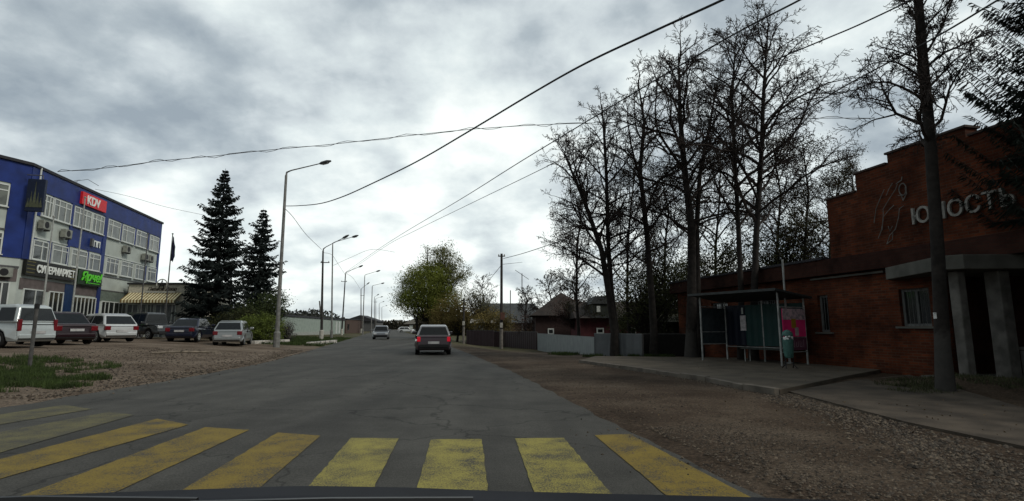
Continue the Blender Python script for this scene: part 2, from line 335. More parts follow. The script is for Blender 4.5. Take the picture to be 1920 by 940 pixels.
# pavement at the bus stop with kerb, and the footpath
CONC=mat('pavement asphalt',(.080,.066,.049),.9,var=.25,scale=1.5,bump=.4,bscale=30)
KERB=mat('kerb concrete',(.115,.10,.082),.9,var=.3,scale=3,bump=.3)
pk=[PZ(1090,675,.1),PZ(1200,690,.1),PZ(1330,708,.1),PZ(1400,722,.1),PZ(1462,731,.1)]
pv=[(p.x,p.y) for p in pk]+[(8.2,13.6),(10.78,15.95),(10.2,18.6),(9.45,22.0),(3.6,23.4)]
structure(MB().prism(pv[::-1][::-1],lambda x,y:-.35,lambda x,y:.10).build('pavement',CONC))
mb=MB()
kl=[(p.x,p.y) for p in pk]
for i in range(len(kl)-1):
    a,b=Vector((*kl[i],0)),Vector((*kl[i+1],0)); L=(b-a).length; nn=max(1,int(L/1.0)); t=(b-a)/L; s_=Vector((-t.y,t.x,0))
    for k in range(nn):
        p=a+t*(L*k/nn+.012); q=a+t*(L*(k+1)/nn-.012); j=random.uniform(-.02,.02); z=.118+random.uniform(-.02,.012)
        mb.prism([(p-s_*(.12+j))[:2],(q-s_*(.12+j))[:2],(q+s_*.03)[:2],(p+s_*.03)[:2]],-.3,z)
structure(mb.build('kerb',KERB,bevel=.01))
fp=[PZ(1478,734,.03),PZ(1590,716,.03),PZ(1705,703,.03),PZ(1790,732,.03),PZ(1930,768,.03),PZ(2200,800,.03),PZ(2300,1010,.03),PZ(1925,838,.03),PZ(1700,792,.03)]
structure(MB().prism([(p.x,p.y) for p in fp],-.2,lambda x,y:H(x,y)*.6+.035).build('footpath',mat('footpath asphalt',(.058,.046,.034),.9,var=.4,scale=1.6,bump=.5,bscale=25)))
# loose stones on the verges
def stones(name,specs,mats,seed):
    rng=random.Random(seed); mb=MB()
    for (poly,width,count,smin,smax) in specs:
        segs=[(Vector(poly[i]),Vector(poly[i+1])) for i in range(len(poly)-1)]; ls=[(b-a).length for a,b in segs]
        for _ in range(count):
            a,b=rng.choices(segs,ls)[0]; t=rng.random(); p=a.lerp(b,t); nrm=Vector((-(b-a).y,(b-a).x)).normalized(); p=p+nrm*rng.gauss(0,width)
            x,y=p.x,p.y
            if sm(edgeL,y)+.05<x<sm(edgeR,y)+.02 and rng.random()<.93: continue
            if x>2.9 and y>11.9 and y<23 and x>2.75+(22.3-y)*.276: continue
            r=rng.uniform(smin,smax)*(1+.9*(rng.random()**6)); z=max(H(x,y),.03 if sm(edgeL,y)<x<sm(edgeR,y) else -9)+r*.1; an=rng.random()*6.28; ca,sa=math.cos(an),math.sin(an)
            pts=[(1,0,0),(-.9,.1,.05),(.1,.75,0),(-.1,-.7,.05),(.05,.05,.55),(0,0,-.4)]
            mb.add([(x+(u*ca-v*sa)*r*rng.uniform(.7,1.2),y+(u*sa+v*ca)*r*rng.uniform(.7,1.2),z+q*r) for u,v,q in pts],[(0,2,4),(2,1,4),(1,3,4),(3,0,4),(2,0,5),(1,2,5),(3,1,5),(0,3,5)])
    o=mb.build(name,mats); rng2=np.random.RandomState(seed)
    k=len(mb.f)//8; o.data.polygons.foreach_set('material_index',np.repeat(rng2.randint(0,len(mats),k),8)); return o
ST=[mat('pale stone',(.130,.103,.075),.9,scale=9),mat('grey stone',(.080,.066,.052),.9,scale=9),mat('brown stone',(.062,.046,.033),.9,scale=9),mat('dark stone',(.032,.026,.02),.9,scale=9)]
g2=lambda px,py:(lambda p:(p.x,p.y))(PZ(px,py,0))
o=stones('gravel',[([g2(1100,681),g2(1250,702),g2(1400,728),g2(1480,742)],.22,3400,.008,.026),([g2(1470,742),g2(1560,765),g2(1700,815),g2(1850,880),g2(1990,960)],.33,6500,.008,.028),
  ([(2.4,3),(2.6,7),(1.6,14),(-1.0,26),(-3.5,38)],.8,8000,.005,.018),([g2(1250,800),g2(1500,870),g2(1800,960)],.9,8000,.005,.017)],ST,3)
tag(o,'loose gravel and broken stones on the dark right-hand verge','gravel',kind='stuff')
o=stones('gravel',[([(-8.8,10),(-9.1,16),(-9.9,22),(-12,31)],.45,4200,.012,.04),([(-11,12),(-13,18),(-15,26)],1.6,3600,.010,.038)],ST,4)
tag(o,'pale gravel scattered over the dirt in front of the parked cars','gravel',kind='stuff')
# bonnet of the car we sit in
def bonnet():
    r=empty('car_bonnet',(0,1.1,.9),0,'dark bonnet and cowl of the viewer car along the bottom edge','car bonnet')
    mb=MB(); nu,nv=40,10
    front=[(-260,935),(0,932),(250,922),(560,911),(760,914),(940,921),(1180,927),(1400,932),(1700,944),(2150,956)]
    for j in range(nv+1):
        for i in range(nu+1):
            px=-260+2410*i/nu; py=float(np.interp(px,[q[0] for q in front],[q[1] for q in front])); Y=1.75-.25*((px-900)/1300)**2
            f=PY(px,py,Y); t=j/nv
            x=f.x*(1-t*.1); y=Y-t*1.0; z=f.z+.0*t+.07*math.sin(t*1.9)*0+ (.035*t - .10*max(0,t-.0)**2*0)
            z=f.z-.06*t+.0
            mb.v.append((x,y-1.1,z-.9))
    mb.f=[(j*(nu+1)+i,j*(nu+1)+i+1,(j+1)*(nu+1)+i+1,(j+1)*(nu+1)+i)[::-1] for j in range(nv) for i in range(nu)]
    o=len(mb.v)
    for i in range(nu+1): x,y,z=mb.v[i]; mb.v.append((x*.98,y+.07,z-.12))
    mb.f+=[(i,i+1,o+i+1,o+i) for i in range(nu)]
    mb.build('bonnet_panel',mat('bonnet paint',(.010,.011,.015),.7,spec=.12,var=.3,scale=3),r,smooth=True)
    k=MB()
    for px,py,L,ang in ((60,948,.55,.03),(620,948,.5,.02)):
        p=PY(px,py,1.0); k.tube([(p.x-L/2,p.y-1.1,p.z-.9),(p.x,p.y-1.1,p.z-.9+ang*.3),(p.x+L/2,p.y-1.1+.03,p.z-.9-ang*.1)],.008,6)
    k.build('wiper',mat('wiper black',(.01,.01,.01),.4),r)
bonnet()
# ------------------------------------------------------------ blue office block with supermarket
BLUE=mat('blue facade',(.009,.026,.145),.55,var=.25,scale=1.2,spec=.3)
PANEL=mat('pale facade panel',(.42,.46,.42),.7,var=.12,scale=1)
PANEL2=mat('dusty rose plaster',(.12,.10,.095),.85,var=.2,scale=2)
WHITE=mat('white frame',(.55,.58,.55),.5,var=.08)
GLASS=glass_mat('window glass',(.030,.036,.034)); GLASS2=glass_mat('curtained glass',(.085,.095,.078),.12); DGLASS=glass_mat('dark shop glass',(.012,.014,.014),.1)
ROOF=mat('dark roofing',(.03,.03,.035),.8); GREYM=mat('grey metal',(.10,.10,.10),.5,.3); DARK=mat('black plastic',(.012,.012,.013),.6)
def frame_matrix(o,d):
    d=Vector((d[0],d[1],0)).normalized(); n=Vector((d.y,-d.x,0))   # n outward (towards the viewer side), local -y
    return Matrix(((d.x,-n.x,0,o[0]),(d.y,-n.y,0,o[1]),(0,0,1,o[2]),(0,0,0,1)))
FD=(-.2179,.97597); FA=(-28.83,31.0)
MB_=frame_matrix((FA[0],FA[1],0),FD)
BL=empty('office_building',None,matrix=MB_,label='three-storey blue and pale grey office block with a supermarket on the ground floor',cat='building')
W=18.65; TOP=11.03
# wall body: front wall 0..W, the near end wall turns back at an obtuse angle
endp=(-2.7,1.7)   # local position of the hidden near corner direction
plan=[(0,0),(W,0),(W,11),(-9,11),(-9,5.6)]
MB().prism(plan,-.3,TOP-.12).build('wall',PANEL,BL)
MB().prism([(-.12,-.14),(W+.1,-.14),(W+.1,11.1),(-9.1,11.1),(-9.1,5.5)],TOP-.11,TOP+.06).build('roof',ROOF,BL)
def band(nm,u0,u1,z0,z1,m,d=.06,par=BL,bev=0): return MB().box((u0,-d,z0),(u1,-.002 if d>0 else .1,z1)).build(nm,m,par,bevel=bev)
band('parapet_band',0,W,9.62,TOP-.115,BLUE,.07)
band('corner_pilaster',0,.62,5.32,9.62,BLUE,.075)
for u0,u1 in ((4.37,4.6),(8.62,9.1),(18.3,W)): band('pilaster',u0,u1,(5.32 if u0<8 else 0),9.62,BLUE,.075)
band('blue_panel',4.6,8.62,6.75,8.05,BLUE,.05)
for u0,u1 in ((.62,1.25),(2.3,2.36),(4.3,4.37),(11.1,11.35),(13.5,13.8),(15.9,16.35)):
    band('blue_panel',u0,u1,8.1,9.6,BLUE,.045); band('blue_panel',u0,u1,5.35,6.68,BLUE,.045)
for u0,u1 in ((2.4,2.75),(6.83,7.04)): band('blue_panel',u0,u1,5.35,6.7,BLUE,.045)
band('string_course',.62,4.37,6.72,6.80,WHITE,.05); band('string_course',9.1,18.3,6.72,6.79,WHITE,.05); band('string_course',9.1,18.3,5.12,5.2,GREYM,.05)
def window(par,u0,u1,z0,z1,split=.55,glass=GLASS,d=.09,trans=True,nm='window',fw=.07):
    f=MB(); 
    f.box((u0,-d,z0),(u1,-.002,z0+fw)).box((u0,-d,z1-fw),(u1,-.002,z1)).box((u0,-d,z0+fw),(u0+fw,-.002,z1-fw)).box((u1-fw,-d,z0+fw),(u1,-.002,z1-fw))
    for s in (split if isinstance(split,(list,tuple)) else [split]):
        us=u0+(u1-u0)*s; f.box((us-fw/2,-d+.004,z0+fw),(us+fw/2,-.002,z1-fw))
    if trans: zt=z0+(z1-z0)*.72; f.box((u0+fw,-d+.008,zt-fw/2),(u1-fw,-.002,zt+fw/2))
    o=f.build(nm,WHITE,par)
    MB().box((u0+fw*.5,-d+.035,z0+fw*.5),(u1-fw*.5,-.003,z1-fw*.5)).build('pane',glass,o)
    MB().box((u0-.04,-d-.07,z0-.05),(u1+.04,-.002,z0-.002)).build('sill',WHITE,o)
    return o
ran=random.Random(5); gl=lambda: ran.choice([GLASS,GLASS2,GLASS2])
for u0,u1 in ((1.3,2.3),(2.4,4.3),(4.65,6.8),(6.95,8.55),(9.15,11.05),(11.4,13.45),(13.85,15.85),(16.4,18.25)):
    window(BL,u0,u1,8.15,9.52,ran.choice([[.35],[.6],[.3,.68]]),gl())
for u0,u1 in ((.9,2.35),(2.8,4.5),(4.9,6.8),(7.1,8.58),(9.45,11.35),(11.75,13.75),(14.2,15.95),(16.55,18.25)):
    window(BL,u0,u1,5.4,6.62,ran.choice([[.35],[.6],[.3,.68]]),gl())
# ground floor: shop front
band('plaster_band',.2,8.7,3.55,4.22,PANEL2,.03)
for u0,u1,z1,sp in ((.55,2.5,3.62,[.58]),(3.0,4.55,3.62,[.32,.66])): window(BL,u0,u1,.5,z1,sp,DGLASS,trans=False,nm='shop_window')
band('blue_panel',4.65,5.6,.3,4.2,mat('deep blue panel',(.008,.03,.09),.5),.06)
window(BL,5.7,8.6,.4,3.45,[.17,.34,.5,.67,.84],DGLASS,trans=False,nm='entrance_glazing')
window(BL,9.4,13.2,.5,3.3,[.15,.3,.5,.7,.85],DGLASS,trans=False,nm='shop_window')
band('fascia_panel',9.12,15.0,3.3,4.05,mat('green grey panel',(.13,.16,.135),.7),.04); band('string_course',9.12,18.3,4.06,4.14,GREYM,.06)
# near end wall details, on their own plane
ed=Vector((-9,5.6)); ed=ed/ed.length   # along the end wall, away from the corner
EM=frame_matrix((0,0,0),(-ed.x,-ed.y)); 
EW=MB().box((-9,-.05,9.62),(0,-.002,TOP-.115)).build('end_parapet_band',BLUE,BL); EW.matrix_local=EM
def endpart(nm,u0,u1,z0,z1,m,d=.06):
    o=MB().box((u0,-d,z0),(u1,-.002,z1)).build(nm,m,BL); o.matrix_local=EM; return o
endpart('end_pilaster',-.93,0,5.32,9.62,BLUE,.055)
endpart('end_string_course',-9,-.93,6.85,6.95,GREYM); endpart('end_string_course',-9,-.02,4.75,4.85,GREYM)
for z0,z1 in ((8.2,9.5),(5.45,6.7)):
    for u0,u1 in ((-2.35,-.97),(-4.8,-3.0),(-7.4,-5.6)):
        o=window(BL,u0,u1,z0,z1,[.33,.66] if z0<7 else [.3,.42],GLASS2); o.matrix_local=EM
o=window(BL,-2.2,-.35,.6,3.9,[.4,.8],DGLASS,trans=False,nm='entrance_glazing'); o.matrix_local=EM
endpart('end_plaster_band',-6,-.05,3.95,4.7,PANEL2,.03)
# drain pipe at the corner
MB().tube([(.66,-.12,5.0),(.66,-.12,8.0),(.66,-.12,11.0)],.05,8).build('drain_pipe',WHITE,BL)
# signs (things hung on the wall)
SB=mat('black sign board',(.010,.010,.008),.5); GOLD=mat('gold stripe',(.16,.14,.05),.5,.2); LW=mat('white sign letters',(.75,.78,.74),.5,var=.03); LG=mat('lime sign letters',(.10,.62,.02),.45,var=.05); DG=mat('dark green sign board',(.008,.028,.008),.5); RED=mat('red sign board',(.60,.012,.022),.5,var=.12)
def sign(nm,u,z,label,cat='shop sign',base=MB_):
    return empty(nm,None,matrix=base@Matrix.Translation((u,0,z)),label=label,cat=cat)
s=sign('shop_sign',.2,4.40,'long black supermarket sign with white capital letters and gold stripes at its ends')
MB().box((0,-.25,0),(5.2,-.085,.92)).build('board',SB,s)
g=MB()
for z in (.14,.36,.58,.78):
    g.box((.05,-.262,z),(.75+.12*(z*2%1),-.251,z+.045)); g.box((4.55,-.262,z),(5.15,-.251,z+.045))
g.build('stripes',GOLD,s)
text_mesh('lettering','СУПЕРМАРКЕТ',.62,LW,s,FT(.95,-.27,.24),.02,.86,bold=.018)
s=sign('shop_sign',5.55,4.28,'dark green board with slanted lime green lettering over the shop entrance')
MB().box((0,-.28,0),(3.1,-.085,.98)).build('board',DG,s)
text_mesh('lettering','Ярче!',.86,LG,s,FT(.35,-.30,.30),.03,1.12,shear=.28,bold=.02)
MB().box((1.25,-.31,.13),(2.75,-.285,.18)).build('underline',LG,s)
g=MB()
for z in (.1,.34,.58,.8): g.box((3.12,-.16,z),(3.5,-.085,z+.09))
g.build('stripes',mat('silver stripe',(.3,.32,.3),.4,.3),s)
s=sign('company_sign',5.1,9.80,'small red sign with white letters under the roof edge of the blue building')
MB().box((0,-.22,0),(3.2,-.075,.86)).build('board',RED,s)
text_mesh('lettering','KDV',.84,LW,s,FT(.55,-.24,.13),.02,1.0,bold=.02)
s=sign('company_sign',6.95,7.05,'two small white letters with a dark bracket on the blue wall between two windows')
text_mesh('lettering','ПП',.58,LW,s,FT(.35,-.10,.08),.03,1.1,bold=.02)
MB().box((.0,-.2,.05),(.26,-.055,.6)).build('bracket',GREYM,s)
s=sign('box_sign',-.45,8.05,'square dark hanging box sign with tree emblem at the corner of the blue building')
MB().box((-.1,-1.1,0),(.12,-.2,1.95)).build('box',mat('sign navy',(.008,.014,.035),.5),s,bevel=.02)
g=MB()
for k,(y,h) in enumerate(((-.98,.75),(-.82,1.05),(-.65,1.7),(-.48,1.1),(-.34,.7))):
    g.add([(-.115,y-.1,.25),(-.115,y+.1,.25),(-.115,y,h)],[(0,1,2),(2,1,0)]); g.box((-.118,y-.012,.25),(-.108,y+.012,h+.08))
g.build('emblem',mat('pale olive emblem',(.08,.09,.055),.6),s)
MB().tube([(0,-.9,1.98),(0,-.9,2.2),(0,-.08,2.2)],.03,6).build('bracket',GREYM,s)
# air conditioners
def ac(M,lab,w_=.75,h_=.55):
    a=empty('air_conditioner',None,matrix=M,label=lab,cat='air conditioner',group='air conditioners on the blue building')
    MB().box((0,-.42,0),(w_,-.1,h_)).build('casing',mat('ac casing',(.22,.23,.2),.6),a,bevel=.02)
    MB().wheelcyl((w_*.42,-.425,h_/2),h_*.38,.02,16).build('fan_grille',DARK,a)
    MB().box((.05,-.4,-.08),(.1,-.065,-.002)).box((w_-.1,-.4,-.08),(w_-.05,-.065,-.002)).build('bracket',GREYM,a)
for u,z,lab in ((3.3,7.15,'air conditioner beside the grey panel under the second third-floor window'),(1.0,7.3,'air conditioner at the drain pipe under the hanging box sign'),(11.6,7.3,'air conditioner on the pale panel under the sixth third-floor window'),
  (15.0,7.1,'left one of two adjoining air conditioners near the far end of the block'),(15.95,7.1,'right one of two adjoining air conditioners near the far end of the block'),(13.3,4.25,'air conditioner low on the wall beside the striped awning')):
    ac(MB_@Matrix.Translation((u,0,z)),lab)
ac(MB_@EM@Matrix.Translation((-2.4,0,7.2)),'rounded air conditioner on the end wall between two left windows'); ac(MB_@EM@Matrix.Translation((-1.2,0,4.15)),'air conditioner on the end wall left of the black supermarket sign')
# roof aerial
a=empty('roof_aerial',MB_@Vector((6.2,.8,TOP+.06)),0,'thin bent aerial on the roof above the red sign','aerial')
MB().tube([(0,0,0),(0,0,.55),(.5,.3,.75),(1.1,.6,.35)],.018,5).tube([(0,0,.55),(-.5,-.2,.2)],.012,4).build('mast',GREYM,a)
MB().tube([(-.3,.1,.6),(.3,-.1,.6)],.012,4).build('crossbar',GREYM,a)
# ------------------------------------------------------------ cafe annex with striped awning
cm=frame_matrix((-31.05,43.2,.4),(1,-.01))
CF=empty('cafe_building',None,matrix=cm,label='low grey-beige cafe annex with glazed front beside the blue block',cat='building')
CW=mat('beige cafe wall',(.55,.52,.43),.85,var=.2); 
MB().box((0,0,-.4),(4.6,7,4.35)).build('wall',CW,CF); MB().box((-.08,-.12,4.355),(4.75,7.1,4.5)).build('roof',ROOF,CF)
MB().box((4.1,-.1,-.3),(4.55,-.002,2.95)).build('pillar',mat('cream pillar',(.34,.33,.29),.8),CF)
for u0,u1,sp in ((.05,1.0,[.5]),(1.05,1.65,[]),(1.7,2.3,[.5]),(2.35,3.2,[.55]),(3.25,4.05,[.6])): window(CF,u0,u1,.1,2.8,sp,mat('grey pane',(.16,.17,.175),.2,spec=.5),trans=False,nm='glazing')
d=MB().box((1.0,-.13,-.2),(1.7,-.095,2.0)).build('door',WHITE,CF); MB().box((1.1,-.14,.05),(1.6,-.131,1.85)).build('pane',DGLASS,d); MB().box((1.52,-.17,.9),(1.56,-.141,1.1)).build('handle',DARK,d)
aw=empty('striped_awning',None,matrix=cm@Matrix.Translation((.1,0,2.95)),label='yellow and brown striped awning over the cafe windows',cat='awning')
y_=MB(); b_=MB(); ns=34
for i in range(ns):
    (y_ if i%2 else b_).add([(i*4.3/ns,-.04,.75),((i+1)*4.3/ns,-.04,.75),((i+1)*4.3/ns,-.95,.12),(i*4.3/ns,-.95,.12),(i*4.3/ns,-.95,-.1),((i+1)*4.3/ns,-.95,-.1),(i*4.3/ns,-.04,.72),((i+1)*4.3/ns,-.04,.72),((i+1)*4.3/ns,-.93,.09),(i*4.3/ns,-.93,.09)],[(0,1,2,3),(3,2,5,4),(6,9,8,7)])
y_.build('pale_stripes',mat('cream awning stripe',(.80,.75,.50),.8),aw); b_.build('ochre_stripes',mat('ochre awning stripe',(.24,.16,.06),.8),aw)
cs=empty('cafe_sign',None,matrix=cm@Matrix.Translation((2.75,-.06,3.85)),label='cafe sign with round emblem and cursive lettering above the striped awning',cat='cafe sign')
RINGM=mat('pale sign ring',(.62,.62,.56),.6)
g=MB(); g.tube([(.42*math.cos(a),-.05,.5+.42*math.sin(a)) for a in np.linspace(-.35,math.pi+.35,24)],.045,6); g.build('ring',RINGM,cs)
g=MB(); g.tube([(-.25,-.06,.1),(.02,-.06,.85),(.18,-.06,.12)],[.05,.04,.05],5).tube([(-.12,-.06,.38),(.22,-.06,.42)],.035,5); g.build('emblem',DARK,cs)
text_mesh('lettering','Пивной Двор',.36,mat('dark brown letters',(.03,.022,.018),.6),cs,FT(-1.1,-.08,.02),.015,1.0,shear=.35,bold=.008)
MB().box((-1.2,-.13,-.16),(1.15,-.0,-.07)).build('rail',RINGM,cs)
# flagpoles
def pole(px,Y,top,lab,r=.045,nm='flagpole',cat='flagpole',m=None):
    b=PY(px,600,Y); b.z=H(b.x,b.y); t=PY(px,top,Y)
    p=empty(nm,b,0,lab,cat,'flagpoles in front of the blue building'); MB().tube([(0,0,-.2),(0,0,(t.z-b.z)/2),(0,0,t.z-b.z)],[r*1.2,r,r*.7],8).build('pole',m or GREYM,p)
    MB().lathe([(.0,0),(r*1.5,.02),(r*1.5,.08),(0,.12)],8,(0,0,t.z-b.z)).build('finial',m or GREYM,p); MB().lathe([(.16,-.05),(.16,.06),(.07,.1)],10).build('base_plate',GREYM,p); return p,t.z-b.z
PALEP=mat('pale pole',(.3,.31,.29),.5)
pole(77,29.5,408,'thin bare pole in front of the supermarket lettering',m=PALEP); pole(133,31.5,372,'tall pale bare pole rising in front of the red sign',m=PALEP)
pole(262,39.5,440,'bare pole beside the left part of the striped awning'); fp_,fh=pole(309,40.5,440,'pole with a dark furled flag right of the blue building')
g=MB(); 
for i in range(8): pass
rows=9
for i in range(rows):
    z=fh-.15-1.9*i/(rows-1); wd=.06+.20*math.sin(i/(rows-1)*2.6); g.v+= [(.05,0,z),(.05+wd*.5,.05*math.sin(i*1.7),z),(.05+wd,.04*math.cos(i*2.1),z-.1)]
g.f=[(i*3+j,i*3+j+1,i*3+j+4,i*3+j+3) for i in range(rows-1) for j in range(2)]
o=g.build('flag',mat('dark navy flag',(.015,.015,.04),.9),fp_); sm_=o.modifiers.new('s','SOLIDIFY'); sm_.thickness=.02
# ------------------------------------------------------------ brick hall on the right
BRICK=brick_mat('red brick',(.125,.034,.014),(.06,.019,.010),(.075,.05,.036)); BRICKD=brick_mat('dark brick',(.045,.018,.013),(.035,.014,.011),(.03,.02,.016))
OO=(10.406,17.712,0); D2=(.2149,-.9766); RM=frame_matrix(OO,D2)
BH=empty('brick_building',None,matrix=RM,label='dark red brick hall with stepped parapet and low wing behind the bus stop',cat='building')
CONW=mat('grey concrete',(.10,.10,.088),.9,var=.25,scale=2,bump=.3); 
def hole_wall(u0,u1,z0,z1,holes,y0,y1):
    us=sorted({u0,u1,*[h[0] for h in holes],*[h[1] for h in holes]}); zs=sorted({z0,z1,*[h[2] for h in holes],*[h[3] for h in holes]}); g=MB()
    for i in range(len(us)-1):
        for j in range(len(zs)-1):
            cu,cz=(us[i]+us[i+1])/2,(zs[j]+zs[j+1])/2
            if any(h[0]<cu<h[1] and h[2]<cz<h[3] for h in holes): continue
            g.box((us[i],y0,zs[j]),(us[i+1],y1,zs[j+1]))
    return g
wins=[(-.38,.06,1.17,2.38),(2.62,3.5,1.35,2.38),(-3.6,-2.4,1.2,2.4),(-6.6,-5.4,1.2,2.4)]
hole_wall(-9.5,3.75,-.2,3.0,wins,0,.35).build('wall',BRICK,BH)
MB().box((-9.5,.36,-.2),(-9.2,9,3.0)).box((-9.5,8.7,-.2),(8,9,3.0)).box((3.4,.36,-.2),(3.75,2.6,3.0)).box((3.76,2.25,-.2),(14,2.6,3.0)).box((13.7,2.61,-.2),(14,9,3)).build('inner_wall',BRICKD,BH)
MB().box((-9.75,-.28,3.0),(-.0,9.2,3.52)).box((0,-.28,3.0),(3.9,.55,3.52)).build('eave_band',BRICKD,BH,bevel=.02)
MB().box((3.9,-.1,3.0),(14,9.0,3.52)).build('lintel_band',BRICKD,BH)
MB().box((-9.8,-.33,3.523),(.3,9.25,3.6)).build('roof',ROOF,BH)
steps=[(.35,3.525),(14,3.525),(14,5.5),(10.4,5.5),(10.4,5.8),(8.2,5.8),(8.2,6.07),(4.9,6.07),(4.9,6.33),(2.7,6.33),(2.7,6.05),(1.55,6.05),(1.55,5.5),(.35,5.5)]
MB().xz(steps,0,.4).build('gable_wall',BRICK,BH)
MB().box((.35,.41,3.6),(.75,9,5.2)).box((13.6,.41,3.6),(14,9,5.2)).box((.76,8.6,3.6),(13.59,9,5.2)).build('upper_side_wall',BRICK,BH)
g=MB()
for a,b,z in ((.3,1.5,5.5),(1.5,2.65,6.05),(2.65,4.95,6.33),(4.97,8.25,6.07),(8.26,10.4,5.8)): g.box((a,-.05,z+.002),(b,.45,z+.06))
g.build('coping',mat('dark coping',(.05,.035,.03),.8),BH)
for u0,u1,z0,z1 in wins:
    f=MB(); t=.07; y0,y1=.10,.17
    f.box((u0,y0,z0),(u1,y1,z0+t)).box((u0,y0,z1-t),(u1,y1,z1)).box((u0,y0,z0+t),(u0+t,y1,z1-t)).box((u1-t,y0,z0+t),(u1,y1,z1-t))
    if u1-u0>.6: um=(u0+u1)/2; f.box((um-t/2,y0+.003,z0+t),(um+t/2,y1,z1-t))
    o=f.build('window',mat('dull white frame',(.13,.135,.13),.6),BH); MB().box((u0+.03,.135,z0+.03),(u1-.03,.155,z1-.03)).build('pane',DGLASS,o)
    MB().box((u0-.12,-.09,z0-.06),(u1+.15,.098,z0-.003)).build('sill',CONW,o)
    g=MB(); ua=u0+.1
    while ua<u1-.05: g.tube([(ua,.06,z0),(ua,.06,z1)],.009,4); ua+=.12
    g.build('grille',GREYM,o)
MB().box((-.5,-.12,2.9),(2.3,-.285+.28,2.96)).build('string_course',CONW,BH)
# entrance: canopy, pillars, low wall, door
iv=RM.inverted(); LP=lambda x,y: tuple((iv@Vector((x,y,0)))[:2])
can=[LP(*q) for q in ((10.93,15.35),(10.62,15.1),(10.13,12.6),(10.45,12.25),(14.2,12.15),(14.5,13.2))]
MB().prism(can,2.66,2.998).build('canopy',CONW,BH,bevel=.015)
PILM=mat('whitewashed pillar',(.11,.105,.095),.9,var=.35,scale=3,bump=.4)
for (x,y),wd in (((10.70,12.8),.12),((11.62,12.75),.17)):
    c=LP(x,y); MB().prism([(c[0]-wd,c[1]-wd),(c[0]+wd,c[1]-wd),(c[0]+wd,c[1]+wd),(c[0]-wd,c[1]+wd)],0,2.655).build('pillar',PILM,BH,bevel=.03)
c=LP(12.0,12.6); MB().box((c[0]-.1,c[1]-.1,.1),(c[0]+2.2,c[1]+.1,.78)).box((c[0]-.1,c[1]-.13,.80),(c[0]+2.2,c[1]+.13,.87)).build('porch_wall',PILM,BH)
o=MB().box((5.0,2.15,.1),(6.4,2.245,2.3)).build('door',mat('dark door',(.02,.018,.016),.5),BH); MB().box((6.1,2.1,1.1),(6.15,2.145,1.3)).build('handle',GREYM,o)
MB().box((3.8,-.9,-.1),(8,2.24,.12)).build('porch_floor',CONW,BH)
# letters and emblem on the gable
LT=mat('weathered white letters',(.25,.245,.225),.8,var=.3,scale=8)
s=empty('wall_lettering',None,matrix=RM@Matrix.Translation((3.28,0,4.13)),label='weathered white capital letters on the upper brick wall, partly behind a trunk',cat='lettering')
text_mesh('lettering','ЮНОСТЬ',.60,LT,s,FT(.0,-.06,.0),.03,.95,bold=.006)
EMB=mat('dull emblem wire',(.15,.15,.14),.8,var=.3,scale=8)
s=empty('wall_emblem',None,matrix=RM@Matrix.Translation((2.05,0,3.75)),label='wire outline of a runner with flowing lines left of the brick wall letters',cat='emblem')
def Lg(zx,zy): # point of the emblem drawing, metres on the wall
    px,py=1630+zx/5.222,300+zy/5.222; d=ray(px,py); n=Vector((-.9766,-.2149,0)); p=CC+d*((Vector(OO)-CC).dot(n)/d.dot(n)); q=iv@p; return (q.x-2.05,-.05,q.z-3.75)
g=MB()
for ln in ([(60,620),(80,480),(120,380),(160,290)],[(150,600),(150,480),(200,400),(270,290),(290,240)],[(140,690),(150,560),(200,500),(255,445)],[(100,770),(130,700),(145,620)],[(185,825),(215,740),(270,680),(300,570),(310,480),(350,450)],[(185,825),(240,780),(245,720)],[(345,400),(330,350),(295,350)],[(180,350),(200,300),(240,230)],[(200,650),(215,700),(240,650)]):
    g.tube([Lg(*q) for q in ln],.011,5)
g.build('body_lines',EMB,s)
g=MB(); cx,_,cz=Lg(340,290); g.tube([(cx+.11*math.cos(a),-.05,cz+.17*math.sin(a)) for a in np.linspace(0,6.28,16)],.016,5); g.tube([Lg(275,235),Lg(330,200),Lg(335,165)],.014,5).tube([Lg(345,400),Lg(380,330),Lg(365,270)],.014,5); g.build('head_outline',EMB,s)
# small bright notice on the trunk side comes with the tree
# ------------------------------------------------------------ bus shelter
SH=empty('bus_shelter',None,matrix=frame_matrix((7.14,20.33,.10),(1.54,-2.84)),label='open steel bus shelter with teal back panels and sloping roof on the pavement',cat='bus shelter')
LS=math.hypot(1.54,2.84); DP=1.35
PIPE=mat('pale shelter pipe',(.30,.31,.30),.5,.2,var=.3,scale=5); TEAL=corr_mat('teal sheet',(.008,.040,.038),.14,.55); NAVY=corr_mat('navy sheet',(.006,.010,.022),.14,.5)
rz=lambda y: 2.37-.12*y
for x,y in ((0,0),(LS,0),(0,DP),(LS,DP),(.02+LS*.5,DP)):
    MB().tube([(x,y,-.05),(x,y,rz(y)-.02)],.032,8).build('post',PIPE,SH)
g=MB(); v=[]
MB().prism([(-.25,-.35),(LS+.2,-.35),(LS+.2,DP+.2),(-.25,DP+.2)],lambda x,y:rz(y),lambda x,y:rz(y)+.06).build('roof',mat('shelter roof',(.035,.04,.04),.7),SH)
g=MB()
for y0 in (-.35,): g.box((-.25,y0-.02,rz(y0)-.02),(LS+.2,y0-.001,rz(y0)+.065))
g.build('roof_edge',mat('roof edge steel',(.04,.045,.045),.6),SH)
MB().box((.05,DP-.02,.55),(LS*.28,DP+.01,2.05)).build('back_panel',NAVY,SH); MB().box((LS*.28+.01,DP-.02,.55),(LS-.05,DP+.01,2.05)).build('back_panel',TEAL,SH)
for x,zs in ((0,(.6,1.05,2.0)),(LS,(.42,.9,1.88))):
    for z in zs: MB().tube([(x,.03,z),(x,DP-.03,z)],.02,6).build('rail',PIPE,SH)
MB().tube([(.03,DP,.5),(LS-.03,DP,.5)],.02,6).build('rail',PIPE,SH)
